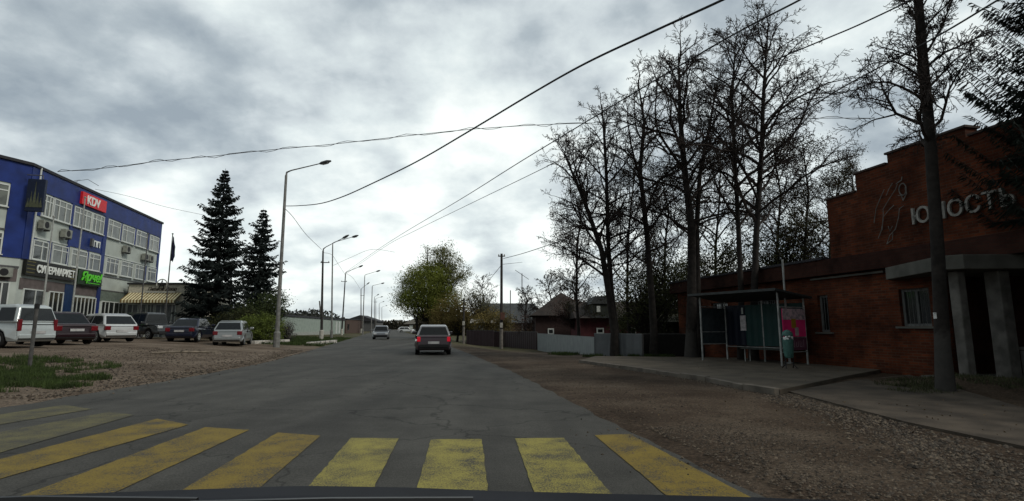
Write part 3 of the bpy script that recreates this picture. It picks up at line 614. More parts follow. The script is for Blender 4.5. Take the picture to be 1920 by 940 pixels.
MB().box((-.012,.05,.62),(.012,DP-.05,1.95)).build('side_panel',mat('scratched acrylic',(.03,.04,.045),.25,spec=.5),SH)
g=MB()
for z in (.44,): g.box((1.0,DP-.5,z),(LS-.3,DP-.14,z+.04))
b=empty('bench',None,matrix=SH.matrix_world@Matrix.Translation((0,0,0)) if False else frame_matrix((7.14,20.33,.10),(1.54,-2.84)),label='plain dark bench with metal legs inside the bus shelter',cat='bench')
g.build('seat',mat('dark bench plank',(.04,.045,.04),.7),b)
for x in (1.15,LS-.5):
    MB().tube([(x,DP-.45,-.0),(x,DP-.45,.44)],.02,6).tube([(x,DP-.18,0),(x,DP-.18,.44)],.02,6).build('leg',PIPE,b)
# advertising poster on the right end panel (faces the road's near side)
am=frame_matrix((7.14,20.33,.10),(1.54,-2.84))@Matrix.Translation((LS,0,0))@Matrix.Rotation(R_(90),4,'Z')
ad=empty('advertising_poster',None,matrix=am,label='pink and grey advertising poster on the right end of the bus shelter',cat='poster')
pg=MB().box((.12,-.05,.92),(DP-.06,-.025,1.83)).build('sheet',mat('magenta poster',(.72,.03,.17),.5,var=.15,scale=3),ad)
MB().box((.12,-.056,1.47),(DP-.06,-.051,1.83)).build('upper_picture',mat('grey pink picture',(.16,.16,.17),.5,scale=9,col2=(.60,.42,.46)),ad)
MB().box((.55,-.058,1.2),(.78,-.052,1.5)).build('badge',mat('yellow badge',(.35,.2,.02),.5),ad)
MB().box((.72,-.058,.95),(.9,-.052,1.22)).build('paper_notice',mat('torn paper notice',(.4,.33,.33),.8),ad)
MB().box((.12,-.05,.48),(DP-.06,-.025,.88)).build('lower_sheet',mat('dark plum sheet',(.10,.035,.06),.6,scale=14),ad)
g=MB(); rr=random.Random(3)
for k in range(9): x=.35+.095*k; z=.56+rr.random()*.02; g.box((x,-.056,z),(x+.02,-.051,z+rr.uniform(.16,.26)))
for k in range(4): x=.35+.19*k; g.box((x,-.057,.58),(x+.1,-.0515,.6))
g.build('bars',mat('mauve bars',(.26,.17,.21),.7),ad)
nt_=empty('timetable_notice',None,matrix=frame_matrix((7.14,20.33,.10),(1.54,-2.84))@Matrix.Translation((.72,DP-.03,1.1)),label='white paper notice fixed to the back panel of the bus shelter',cat='notice')
MB().box((0,-.03,0),(.24,-.01,.56)).build('sheet',mat('grey white paper',(.5,.47,.48),.8,scale=12,var=.3),nt_); MB().box((.08,-.035,.62),(.14,-.01,.85)).build('tag',WHITE,nt_)
# litter bin at the right front post
bp_=PZ(1478,690,.1); lb=empty('litter_bin',(bp_.x-.03,bp_.y-.15,.10),0,'teal drum litter bin with domed lid and white bag at the shelter front post','litter bin')
TB=mat('teal bin paint',(.045,.115,.10),.5,var=.3,scale=7)
MB().lathe([(.10,.30),(.125,.33),(.15,.55),(.15,.84),(.135,.87)],18).build('drum',TB,lb,smooth=False)
MB().lathe([(.155,.96),(.16,1.0),(.13,1.08),(.07,1.13),(0,1.15)],18).build('lid',TB,lb)
g=MB()
for a in (0.6,2.7,4.8): g.tube([(.14*math.cos(a),.14*math.sin(a),.84),(.15*math.cos(a),.15*math.sin(a),.98)],.012,5)
g.build('lid_bracket',TB,lb)
g=MB(); rr=random.Random(2)
for k in range(14):
    a=rr.random()*6.28; r=.13; p=(r*math.cos(a)*.9,-abs(r*math.sin(a))*1.0,.90+rr.uniform(-.06,.05)); g.lathe([(0,-.035),(.04,-.01),(.035,.02),(0,.04)],6,p)
g.build('bag',mat('white plastic bag',(.65,.68,.66),.5),lb)
g=MB()
for x in (-.12,.12): g.tube([(x,0,.36),(x,0,.12),(x*1.4,-.12,0)],.017,6).tube([(x,0,.12),(x*1.4,.12,0)],.017,6)
g.build('stand',DARK,lb)
# tall thin post beside the shelter
p=PY(1478,640,18.6); q=PY(1477,487,18.6); st=empty('sign_post',(p.x,p.y,.1),0,'thin pale metal post rising above the bus shelter roof','post')
MB().tube([(0,0,0),(0,0,q.z-.1)],.035,8).build('post',PIPE,st); MB().lathe([(.1,0),(.1,.03),(.04,.04)],8).build('base_plate',PIPE,st)
# ------------------------------------------------------------ cars
TYRE=mat('tyre rubber',(.012,.012,.012),.85); RIMM=mat('alloy rim',(.35,.36,.36),.35,.6); SEAM=mat('panel gap',(.006,.006,.006),.8); CHROME=mat('chrome',(.5,.5,.5),.25,.9)
TAIL=mat('tail lamp red',(.13,.004,.008),.25,spec=.6); TAILON=mat('lit brake lamp',(.60,.012,.03),.3,emit=.25); HEADL=mat('headlamp glass',(.45,.47,.48),.15,spec=.8); CARGL=mat('car glass',(.010,.012,.013),.05,spec=.35); PLATE=mat('number plate blank',(.4,.4,.4),.6)
def arcpts(cx,r,z0,n=8):
    a0=math.asin(min(.95,max(-.9,(z0-.31)/r))); return [(cx+r*math.cos(a),.31+r*math.sin(a)) for a in np.linspace(a0,math.pi-a0,n)]
def car(loc,heading,paint,label,cat='car',nm='parked_car',L=4.3,Wd=1.72,Hh=1.48,style='hatch',lights=False,group='cars parked in front of the blue building',rack=False,rimmat=None,wb=None,detail=True,cabin_mat=None):
    c=empty(nm,loc,math.atan2(heading[1],heading[0]),label,cat,group)
    wb=wb or L*.60; xr=-L/2+ (L-wb)*.47; xf=xr+wb; r=.31; belt={'suv':.98,'van':.98}.get(style,.90); hood=belt-.02 if style!='suv' else belt+.02; hw=Wd/2
    zb=.22 if style!='suv' else .34; ar=.36 if style!='suv' else .40
    nose=.72 if style!='suv' else .9; tailz={'sedan':belt+.04,'hatch':belt,'van':belt,'suv':belt,'wagon':belt}[style]
    up=[(-L/2+.04,zb+.05),(-L/2,.45),(-L/2+.02,.72),(-L/2+.06,tailz-.02),(-L/2+.14,tailz),(xf-.55,belt),(xf-.2,hood),(L/2-.35,hood-.08),(L/2-.08,nose-.04),(L/2,.52),(L/2-.03,zb+.06)]
    low=[(L/2-.12,zb)]+arcpts(xf,ar,zb)+arcpts(xr,ar,zb)+[(-L/2+.12,zb)]
    prof=up+low
    g=MB(); g.xz(prof,-1,1)
    def shape(v):
        x,y,z=v; s=1 if y>0 else -1
        e=max(0,abs(x)/(L/2)-.62)/.38; k=hw*(1-.13*e*e); k*=1-.05*max(0,(z-.62)/.4)-.05*max(0,(.4-z)/.2); return (x,s*k,z)
    g.v=[shape(v) for v in g.v]
    g.build('body',paint,c,bevel=.075,seg=4)
    MB().box((-L/2+.3,-hw+.24,zb+.02),(L/2-.3,hw-.24,.62)).build('underbody',DARK,c)
    # cabin
    roof=Hh; bz=belt-.03
    C={'hatch':((-L/2+.10,bz),(-L/2+.58,roof-.10),(-L/2+1.0,roof),(.35,roof-.01),(.62,roof-.07),(xf-.42,bz)),
       'wagon':((-L/2+.10,bz),(-L/2+.34,roof-.07),(-L/2+.60,roof),(.30,roof-.01),(.56,roof-.07),(xf-.42,bz)),
       'van':((-L/2+.05,bz),(-L/2+.22,roof-.09),(-L/2+.5,roof),(.55,roof-.02),(.85,roof-.09),(xf-.12,bz)),
       'suv':((-L/2+.08,bz),(-L/2+.22,roof-.07),(-L/2+.45,roof),(.35,roof-.01),(.55,roof-.06),(xf-.55,bz)),
       'sedan':((-L/2+.62,bz),(-L/2+1.22,roof-.06),(-L/2+1.6,roof),(.25,roof-.01),(.52,roof-.07),(xf-.38,bz))}[style]
    wb_=hw*.93; wr=hw*.69
    yw=lambda z: wb_+(wr-wb_)*max(0,min(1,(z-bz)/(roof-bz)))
    g=MB().xz(C,-1,1); g.v=[(x,(1 if y>0 else -1)*yw(z),z) for x,y,z in g.v]; g.build('cabin',cabin_mat or paint,c,bevel=.07,seg=4)
    # side windows
    zt=roof-.13; zl=belt+.035
    def xat(z,a,b): t=(z-a[1])/(b[1]-a[1]); return a[0]+(b[0]-a[0])*t
    rl,rt=xat(zl,C[0],C[1])+.13,xat(min(zt,C[1][1]),C[0],C[1])+.14; fl,ft=xat(zl,C[5],C[4])-.12,xat(min(zt,C[4][1]),C[5],C[4])-.10
    mid=(rt+ft)/2+.05; cuts=[mid] if (style=='sedan' or L<4.1) else [mid-.62,mid+.4] if style in('van','wagon','suv') else [mid-.1]
    for s in (-1,1):
        xs=[(rl,rt)]+[(q-.035,q-.035) for q in cuts]; xe=[(q+.035,q+.035) for q in cuts]+[(fl,ft)]
        xs=[(rl,rt)]+[(q+.035,q+.035) for q in cuts]; xe=[(q-.035,q-.035) for q in cuts]+[(fl,ft)]
        for (a,at),(b,bt) in zip(xs,xe):
            yo=.010; g=MB(); pts=[(a,zl),(b,zl),(bt,zt),(at,zt)]
            g.add([(x,s*(yw(z)+yo),z) for x,z in pts]+[(x,s*(yw(z)-.01),z) for x,z in pts],[(0,1,2,3),(7,6,5,4),(0,4,5,1),(1,5,6,2),(2,6,7,3),(3,7,4,0)]); g.build('side_window',CARGL,c)
    def endglass(a,b,nm_,out):
        t0,t1=.12,.90; q0=(a[0]+(b[0]-a[0])*t0,a[1]+(b[1]-a[1])*t0); q1=(a[0]+(b[0]-a[0])*t1,a[1]+(b[1]-a[1])*t1)
        d=Vector((b[0]-a[0],0,b[1]-a[1])).normalized(); nn=Vector((-d.z,0,d.x))*out; g=MB(); o=nn*.012
        v=[(q0[0],-yw(q0[1])+.09,q0[1]),(q0[0],yw(q0[1])-.09,q0[1]),(q1[0],yw(q1[1])-.08,q1[1]),(q1[0],-yw(q1[1])+.08,q1[1])]
        g.add([(x+o.x,y,z+o.z) for x,y,z in v]+[(x-o.x,y,z-o.z) for x,y,z in v],[(0,1,2,3),(7,6,5,4),(0,4,5,1),(1,5,6,2),(2,6,7,3),(3,7,4,0)]); g.build(nm_,CARGL,c)
    endglass(C[0],C[1],'rear_window',1); endglass(C[5],C[4],'windshield',-1)
    for x in (xr,xf):
        for s in (-1,1):
            wh=empty('wheel',(0,0,0)); wh.parent=c; wh.location=(x,s*(hw-.12),r+.0)
            MB().wheelcyl((0,0,0),r,.20,24).build('tyre',TYRE,wh,bevel=.02)
            g=MB(); g.wheelcyl((0,s*.085,0),r*.22,.045,12)
            for k in range(6):
                a=k*math.pi/3; ca,sa=math.cos(a),math.sin(a)
                g.add([(ca*u-sa*v_,s*(.085+.02*w_),sa*u+ca*v_) for u in (.04,r*.66) for v_ in (-.028,.028) for w_ in (-1,1)],[(0,1,3,2),(4,6,7,5),(0,4,5,1),(2,3,7,6),(0,2,6,4),(1,5,7,3)])
            ring=[(r*.68,-.02),(r*.68,.02),(r*.60,.02),(r*.60,-.02)]; k=20; o=len(g.v)
            for j in range(k):
                a=2*math.pi*j/k
                for rr_,yy in ring: g.v.append((rr_*math.cos(a),s*.09+yy,rr_*math.sin(a)))
            g.f+=[(o+j*4+q,o+((j+1)%k)*4+q,o+((j+1)%k)*4+(q+1)%4,o+j*4+(q+1)%4) for j in range(k) for q in range(4)]
            g.build('rim',rimmat or RIMM,wh)
    kx=-L/2
    for s in (-1,1):
        g=MB()
        for xx in sorted({mid-.02,xf-.62}): g.box((xx-.006,min(s*(hw*.90),s*(hw*1.003)),.36),(xx+.006,max(s*(hw*.90),s*(hw*1.003)),belt-.03))
        g.build('door_seam',SEAM,c)
    MB().box((kx+.012,-hw*.72,belt-.10),(kx+.05,hw*.72,belt-.085)).build('tailgate_seam',SEAM,c)
    MB().box((kx+.0,-hw*.8,.30),(kx+.09,hw*.8,.345)).build('bumper_trim',DARK,c)
    for s in (-1,1):
        lt=MB()
        if style in('van','suv'): lt.box((kx+.01,min(s*(hw*.86),s*(hw*.70)),.62),(kx+.13,max(s*(hw*.86),s*(hw*.70)),.97 if style!='van' else 1.08))
        else: lt.box((kx-.005,min(s*(hw*.90),s*(hw*(.72 if lights else .60))),.62),(kx+.17,max(s*(hw*.90),s*(hw*(.72 if lights else .60))),.84))
        lt.build('tail_light',TAILON if lights else TAIL,c,bevel=.02)
        MB().box((L/2-.28,min(s*hw*.5,s*hw*.87),nose-.20),(L/2+.0,max(s*hw*.5,s*hw*.87),nose-.03)).build('headlight',HEADL,c,bevel=.03)
        mr=MB().box((xf-.62,min(s*(hw-.05),s*(hw+.17)),belt+.03),(xf-.50,max(s*(hw-.05),s*(hw+.17)),belt+.17)); mr.build('mirror',paint,c,bevel=.03)
        for xh in ((mid-.55,mid+.55) if L>3.9 else (mid+.45,)): MB().box((xh-.09,min(s*(hw*.965),s*(hw*1.0)),belt-.13),(xh+.09,max(s*(hw*.965),s*(hw*1.0)),belt-.10)).build('door_handle',paint if style!='van' else DARK,c)
    MB().box((kx-.03,-hw*.80,.34),(kx+.10,hw*.80,.50)).build('rear_bumper',paint if lights is False else DARK,c,bevel=.03)
    MB().box((L/2-.1,-hw*.78,.30),(L/2+.03,hw*.78,.47)).build('front_bumper',DARK,c,bevel=.03)
    MB().box((kx-.04,-.26,.52 if style!='sedan' else .60),(kx-.005+.01,.26,.63 if style!='sedan' else .71)).build('number_plate',PLATE,c)
    if rack:
        for s in (-1,1): MB().tube([(-L/2+.7,s*wr*.9,roof+.01),(-L/2+.8,s*wr*.9,roof+.06),(.2,s*wr*.9,roof+.06),(.3,s*wr*.9,roof+.01)],.018,6).build('roof_rail',GREYM,c)
    return c
def P_(n,c,r=.28,m=.2): 
    x=mat(n,c,r,m,var=.04,spec=.5,coat=.6); return x
def at(x,y): return (x,y,H(x,y)+.0)
car(at(-20.7,21.5),(-.985,.17),P_('white paint',(.42,.46,.46)),'white minivan parked at the far left, rear towards the road',style='van',L=4.35,Wd=1.72,Hh=1.66)
car(at(-21.3,25.1),(-.86,.50),P_('dark maroon paint',(.018,.006,.009)),'dark maroon sedan parked right beside the white minivan',style='sedan',L=4.6,Wd=1.78,Hh=1.49)
car(at(-22.3,29.4),(-.86,.50),P_('clean white paint',(.50,.52,.52)),'white hatchback parked between the maroon sedan and the dark off-roader',style='hatch',L=4.2,Wd=1.74,Hh=1.50)
car(at(-28.0,38.6),(-.22,.97),P_('black paint',(.012,.012,.013)),'black estate car with roof rails mostly hidden behind the white hatchback',style='wagon',L=4.5,Hh=1.6,rack=True)
car(at(-24.6,36.7),(.90,-.43),P_('graphite paint',(.030,.033,.036)),'dark graphite off-roader facing right with roof rails',style='suv',L=4.1,Wd=1.74,Hh=1.76,rack=True)
car(at(-20.1,34.0),(-.2,.98),P_('navy paint',(.007,.009,.024)),'dark blue sedan parked between the off-roader and the silver hatchback',style='sedan',L=4.35,Wd=1.70,Hh=1.43,rimmat=mat('bright rim',(.6,.62,.6),.3,.4))
car(at(-16.9,32.8),(-.30,.95),P_('silver paint',(.30,.32,.32),.3,.5),'silver hatchback parked nearest to the first lamp post',style='hatch',L=4.0,Wd=1.66,Hh=1.46)
car((-3.98,27.1,.045),(-.17,.985),P_('black red paint',(.050,.032,.038)),'dark hatchback with red brake lights driving away on the road',nm='driving_car',style='wagon',L=4.1,Wd=1.70,Hh=1.40,lights=True,group=None,cabin_mat=P_('painted-on roof sheen',(.24,.24,.245)))  # cabin colour lightened to imitate the bright reflection along the roof edges
car((-14.4,59.5,.04),(.20,-.98),P_('pale grey paint',(.12,.13,.145)),'grey car coming towards us in the far left lane',nm='driving_car',style='hatch',L=4.2,Wd=1.74,Hh=1.48,group=None)
car(at(-27.9,142),(.9,.3),P_('distant white paint',(.5,.52,.52)),'left one of two distant white cars parked beyond the big green tree',group='distant parked cars'); car(at(-24.2,140),(.9,.3),P_('distant white paint',(.5,.52,.52)),'right one of two distant white cars parked beyond the big green tree',group='distant parked cars',style='sedan')
# ------------------------------------------------------------ street lamps
LAMPM=mat('grey lamp post',(.17,.17,.16),.6,.2,var=.25); WOODP=mat('dark utility post',(.035,.032,.03),.8,var=.3); LIMEW=mat('whitewash',(.38,.37,.33),.9,var=.25)
def lamp(px_b,Y,top,head,lab,r=.10,dark=False,two=False,base=None):
    b=PY(px_b,620,Y); b.z=H(b.x,b.y); t=PY(top[0],top[1],Y); h=PY(head[0],head[1],Y)
    t=t-b; h=h-b; e=empty('street_lamp',b,0,lab,'street lamp','street lamps along the left side of the road'); m=WOODP if dark else LAMPM
    MB().tube([(0,0,-.2),(0,0,.9),(0,0,.95)],[r*1.5,r*1.5,r],10).build('base',LIMEW if dark else LAMPM,e)
    MB().tube([(0,0,.94),(t.x*.5,0,t.z*.5),(t.x,0,t.z-.25)],[r,r*.8,r*.6],10).build('post',m,e)
    dv=Vector((h.x-t.x,-.4,h.z-t.z)); 
    arm=[Vector((t.x,0,t.z-.3)),Vector((t.x+.03,0,t.z-.05)),Vector((t.x,0,t.z))+dv*.12,Vector((t.x,0,t.z))+dv*.9]
    MB().tube(arm,[r*.5,r*.45,.04,.03],8).build('arm',m,e)
    d=dv.normalized(); p=Vector((t.x,0,t.z))+dv*.82; q=p+d*.78
    hd=MB().tube([p,p+d*.15,p+d*.5,q],[.05,.11,.13,.05],8); hd.v=[(x,y,z) for x,y,z in hd.v]; o=hd.build('lamp_head',mat('lamp head grey',(.07,.075,.075),.5,.2),e)
    MB().tube([p+d*.22-Vector((0,0,.07)),p+d*.6-Vector((0,0,.07))],[.08,.08],8).build('lamp_glass',mat('lamp glass',(.3,.3,.28),.2),o)
    if dark:
        MB().box((-.45,-.04,t.z-1.5),(.45,.04,t.z-1.42)).build('cross_arm',m,e)
        for x in (-.38,.38): MB().lathe([(.03,0),(.05,.05),(.03,.12)],8,(x,0,t.z-1.42)).build('insulator',LIMEW,e)
    return b
lamp(520,33,(537,322),(617,307.5),'tallest nearest grey lamp post beside the silver hatchback',.13)
lamp(603,54,(606,466),(652,444.5),'dark lamp post with cross arm and whitewashed foot beside the pale green wall',.14,True)
lamp(622,58,(624,455),(669.5,444),'slim lamp post just right of the dark post with cross arm',.10)
lamp(641,84,(648,511),(679,499.5),'dark leaning lamp post near the two walkers',.13,True)
lamp(680,92,(684,515.6),(711,508.5),'fifth lamp post, taller one of a close pair',.10)
lamp(677,118,(677,542),(691,532),'sixth lamp post, lower and darker one of a close pair',.14,True)
lamp(696,116,(698,536),(719,531.5),'lamp post standing alone over the far left kerb just left of the oncoming car',.13)
lamp(702,152,(702,557),(708.5,553.5),'small distant lamp post, lower of the eighth and ninth',.12,True)
lamp(705,160,(704.5,560),(716,557),'small distant lamp post, ninth along the road',.12)
lamp(711,200,(711,569),(719,566),'second smallest lamp post far down the road',.13)
lamp(716,235,(716,576),(725,573.5),'smallest lamp post visible at the end of the road',.13)
# thin prop post beside the dark lamp post
b=PY(606,630,55.5); b.z=H(b.x,b.y); e=empty('prop_post',b,0,'pale thin prop leaning against the dark lamp post with cross arm','post'); MB().tube([(0,0,-.1),(-.35,-.6,3.9)],[.09,.07],8).build('prop',mat('weathered wood',(.14,.13,.12),.9),e)
# right hand utility poles
def upole(px,pyb,top,Y,lab,r=.13):
    b=PY(px,pyb,Y); b.z=H(b.x,b.y); t=PY(px,top,Y).z-b.z; e=empty('utility_pole',b,0,lab,'utility pole')
    MB().tube([(0,0,-.2),(0,0,1.6),(0,0,1.62)],[r*1.15,r*1.1,r*1.1],10).build('foot',mat('pale pole foot',(.16,.145,.13),.9,var=.3),e)
    MB().tube([(0,0,1.6),(0,0,t)],[r,r*.75],10).build('post',WOODP,e); MB().box((-.12,-.16,1.75),(.12,-.11,2.15)).build('white_mark',LIMEW,e)
    MB().box((-.3,-.05,t-.25),(.3,.05,t-.17)).build('cross_arm',WOODP,e)
    for x in (-.24,.24): MB().lathe([(.03,0),(.05,.05),(.03,.13)],8,(x,0,t-.17)).build('insulator',LIMEW,e)
    MB().box((-.08,-.26,2.4),(.28,-.14,3.0)).build('meter_box',mat('rusty box',(.11,.05,.035),.7),e) if r>.12 else None
    return e
upole(940,650,476,45,'dark utility pole with rusty box in front of the maroon fence'); upole(869,645,560,52,'short pole with white painted foot beside the dark car ahead',.10)
e=empty('thin_mast',PY(957,620,60),0,'thin mast with a bare top behind the maroon fence','mast'); e.location.z=H(e.location.x,60); MB().tube([(0,0,0),(0,0,5.9)],.05,6).build('mast',GREYM,e)
e=empty('roof_antenna_mast',PY(979,620,62),0,'thin mast with crossed aerials above the low roofs','mast'); e.location.z=H(e.location.x,62); MB().tube([(0,0,0),(0,0,8.0)],.05,6).build('mast',GREYM,e); MB().tube([(-.8,0,8.4),(.8,0,7.3)],.03,5).build('aerial',GREYM,e); MB().tube([(-.5,0,5.6),(.6,0,5.9)],.03,5).build('aerial',GREYM,e)
# ------------------------------------------------------------ overhead cables
WIRE=mat('cable black',(.02,.02,.022),.6)
def cable(lab,a,b,pts,r,twist=0):
    c=[PP(px,py,a,b) for px,py in pts]
    # smooth with Catmull-Rom
    out=[]
    for i in range(len(c)-1):
        p0,p1,p2,p3=c[max(i-1,0)],c[i],c[i+1],c[min(i+2,len(c)-1)]
        for k in range(8):
            t=k/8; out.append(.5*((2*p1)+(p2-p0)*t+(2*p0-5*p1+4*p2-p3)*t*t+(3*p1-p0-3*p2+p3)*t**3))
    out.append(c[-1]); g=MB().tube(out,r,6)
    if twist: g.tube([p+Vector((0,0,.10*math.sin(i*twist*.31)+.06*math.sin(i*1.7))) for i,p in enumerate(out)],r*.9,5)
    o=g.build('overhead_cable',WIRE); tag(o,lab,'cable','overhead cables'); return o
cable('thickest black cable sagging from the nearest lamp post up to the top of the picture',(-14.0,33),(4.9,9),[(535,386.5),(560,386),(600,382),(640,370),(690,348),(780,304),(880,246),(1000,174),(1100,118),(1230,57),(1355,0),(1480,-62)],.026)
cable('straight thin cable crossing the tops of the tall bare trees',(-25.8,84),(4.3,8),[(648,511),(697,476),(752,440),(860,376),(970,307),(1100,228),(1270,126),(1390,57),(1500,0),(1600,-55)],.015)
cable('thin cable just below the straight one, entering the bare crowns lower down',(-25.8,84),(6.5,10),[(650,513),(720,464),(780,432),(870,388),(1000,325),(1100,275),(1300,178),(1520,85),(1610,47),(1720,-5)],.014)
cable('dark cable running from the bare trees past the big trunk to the upper right',(8.6,24),(8.3,8.8),[(1390,292),(1450,248),(1500,215),(1580,164),(1740,78),(1855,10),(1930,-36)],.017)
cable('long near-level double cable crossing the road from the blue building',(-34,40),(28,38),[(108,322),(200,315),(300,302),(390,294),(500,282),(620,271),(745,257),(880,243),(1000,235),(1105,231),(1300,226),(1530,222),(1640,222)],.022,3)
cable('faint thin cable from the blue building roof to the tall spruce',(-30,37),(-22,42),[(178,355),(240,368),(310,388),(385,404)],.012)
cable('thin slack cable between the first lamp post and the dark lamp post',(-14.2,33),(-19.3,54),[(536,393),(550,408),(575,441),(603,468)],.018)
cable('distant slack cable after the dark lamp post with cross arm',(-19.3,54),(-25.8,84),[(607,474),(622,478),(632,492),(647,515)],.018)
cable('distant cable joining the far lamp posts',(-25.8,84),(-33,118),[(649,513),(662,522),(676,543)],.02)
cable('long distant line rising over the road between lamp posts and green tree',(-40,88),(-10,86),[(625,498),(660,482),(697,468),(740,473)],.022)
cable('cable from the dark utility pole to the bare trees on the right',(-.75,45),(3.3,27),[(944,485),(975,477),(1010,466),(1065,447),(1120,424)],.022)
cable('cable from the dark utility pole down to the brown bushes',(-1.0,45),(-4.3,64),[(938,500),(925,516),(910,534),(903,542)],.022)
cable('thin lower cable between the dark utility pole and the aerial mast',(-.8,45.2),(1.2,62),[(941,496),(960,494),(979,492)],.02)
# ------------------------------------------------------------ trees
BARK=None
def bark(name,c,wh=0):
    m=mat(name,c,.95,var=.45,scale=5,bump=.6,bscale=14)
    return m
BK=bark('dark bark',(.019,.016,.014)); TW=mat('twigs',(.026,.019,.016),.95,var=.3); BKG=bark('grey bark',(.07,.062,.055))
def whitewash(m,zt):
    m2=m.copy(); nt=m2.node_tree; N=nt.nodes; L=nt.links; b=N['Principled BSDF']; src=b.inputs['Base Color'].links[0].from_socket
    tc=N.new('ShaderNodeTexCoord'); s=N.new('ShaderNodeSeparateXYZ'); L.new(tc.outputs['Object'],s.inputs[0]); t=N.new('ShaderNodeTexNoise'); t.inputs['Scale'].default_value=6; L.new(tc.outputs['Object'],t.inputs[0])
    a=N.new('ShaderNodeMath'); a.operation='MULTIPLY_ADD'; a.inputs[1].default_value=.5; L.new(t.outputs[0],a.inputs[0]); L.new(s.outputs[2],a.inputs[2])
    mr=N.new('ShaderNodeMapRange'); mr.inputs[1].default_value=zt+.32; mr.inputs[2].default_value=zt+.18; mr.inputs[3].default_value=0; mr.inputs[4].default_value=.4; L.new(a.outputs[0],mr.inputs[0])
    mx=N.new('ShaderNodeMix'); mx.data_type='RGBA'; L.new(mr.outputs[0],mx.inputs['Factor']); L.new(src,mx.inputs['A']); mx.inputs['B'].default_value=(.075,.072,.066,1); L.new(mx.outputs['Result'],b.inputs['Base Color']); return m2
BKW=whitewash(BK,1.15)
def rot_dir(d,ang,az):
    a=d.orthogonal().normalized(); b=d.cross(a); return (d*math.cos(ang)+(a*math.cos(az)+b*math.sin(az))*math.sin(ang)).normalized()
def grow(g,p,d,L,r,lvl,P,rng,tips):
    n=P['seg'][lvl]; pts=[p.copy()]; rad=[r]; step=L/n; dirs=[d.copy()]
    for i in range(n):
        d=(d+Vector((rng.gauss(0,1),rng.gauss(0,1),rng.gauss(0,1)))*P['wob'][lvl]+Vector((0,0,P['up'][lvl]*(1-2.0*P['arch'][lvl]*(i/n))))).normalized()
        p=p+d*step; pts.append(p.copy()); rad.append(max(P['rmin'],r*(1-.82*(i+1)/n))); dirs.append(d.copy())
    g.tube(pts,rad,P['sides'][lvl],cap=False)
    if lvl+1>=len(P['n']): tips.append((pts[-1],d)); tips.append((pts[len(pts)//2],d)); return
    nc=P['n'][lvl+1]; nc=max(2,int(nc*(.55+.45*L/P['Lref'][lvl])+.5)) if lvl>0 else nc
    for k in range(nc):
        t=P['st'][lvl]+(1-P['st'][lvl])*(k+rng.random())/nc; f=t*n; i=min(int(f),n-1); q=pts[i].lerp(pts[i+1],f-i); dd=dirs[min(i+1,n)]
        cl=L*P['ratio'][lvl]*(1.05-.55*t)*rng.uniform(.7,1.2); ang=R_(rng.gauss(P['ang'][lvl],9))
        grow(g,q,rot_dir(dd,ang,rng.random()*6.283),cl,max(P['rmin'],min(rad[i]*.6,cl*.022)),lvl+1,P,rng,tips)
def bare_tree(base,path,r0,lab,crown,seed,whitew=False,nb=22,blen=3.0,start=.35,group='tall bare trees behind the bus stop',leaf=None,leaves=0,dens=1.0,down=0,name='bare_tree',rtop=.25,twr=.0078,azb=None):
    """path: trunk centre line relative to the base; crown: (limb length factor by height)"""
    rng=random.Random(seed); t=empty(name,base,0,lab,'tree',group); path=[Vector(p) for p in path]; n=len(path)
    rad=[r0*(1-(1-rtop)*i/(n-1)) for i in range(n)]; rad[0]*=1.25; rad[-1]=.02
    MB().tube(path,rad,10,cap=False).build('trunk',BKW if whitew else BK,t,smooth=True)
    P=dict(seg=[6,5,4,3],wob=[.17,.23,.28,.30],up=[.13,.05,.02,0],arch=[1.35+down,1.0+down,.5,0],rmin=twr,sides=[6,4,3,3],n=[0,int(9.6*dens),int(8*dens),int(4.6*dens)],st=[.22,.15,.1],ratio=[.48,.52,.5],ang=[46,44,40],Lref=[3.0,1.4,.7])
    g=MB(); tips=[]; H_=path[-1].z
    cum=[0]; 
    for i in range(1,n): cum.append(cum[-1]+(path[i]-path[i-1]).length)
    for k in range(nb):
        tt=start+(1-start)*((k+rng.random()*.8)/nb); s=tt*cum[-1]; i=max(j for j in range(n-1) if cum[j]<=s); f=(s-cum[i])/(cum[i+1]-cum[i]); q=path[i].lerp(path[i+1],f); dd=(path[i+1]-path[i]).normalized()
        env=crown(tt); L=blen*env*rng.uniform(.75,1.2); az=k*2.4+rng.uniform(-.5,.5) if azb is None else azb(k,rng)
        ang=R_((72-34*tt)+rng.gauss(0,9)); dr=rot_dir(Vector((0,0,1)),ang,az)
        grow(g,q,dr,L,min(.085,.016*L+.018)*(.6+r0),0,P,rng,tips)
    g.build('branches',TW,t)
    if leaves:
        lg=MB(); 
        for _ in range(leaves):
            p,d=rng.choice(tips); p=p+Vector((rng.gauss(0,.18),rng.gauss(0,.18),rng.gauss(0,.18))); leafquad(lg,p,rng.uniform(.022,.048),rng)
        lg.build('leaves',leaf,t)
    return t
def leafquad(g,p,s,rng,asp=.6):
    a=Vector((rng.gauss(0,1),rng.gauss(0,1),rng.gauss(0,1))).normalized(); b=a.orthogonal().normalized(); c=a.cross(b); an=rng.random()*6.28; u=b*math.cos(an)+c*math.sin(an); v=a.cross(u)
    o=len(g.v); g.v+= [tuple(p-u*s),tuple(p-v*s*asp),tuple(p+u*s),tuple(p+v*s*asp)]; g.f.append((o,o+1,o+2,o+3))
crown_lime=lambda t: .38+.80*math.sin(math.pi*min(1,max(0,(t-.15)/.85))**.85)
def trunkpath(pxs,Y,base,lean=0,dy=None):
    out=[Vector((0,0,-.3))]
    for i,(px,py) in enumerate(pxs):
        p=PY(px,py,Y+(dy[i] if dy else 0)); out.append(p-base)
    return out
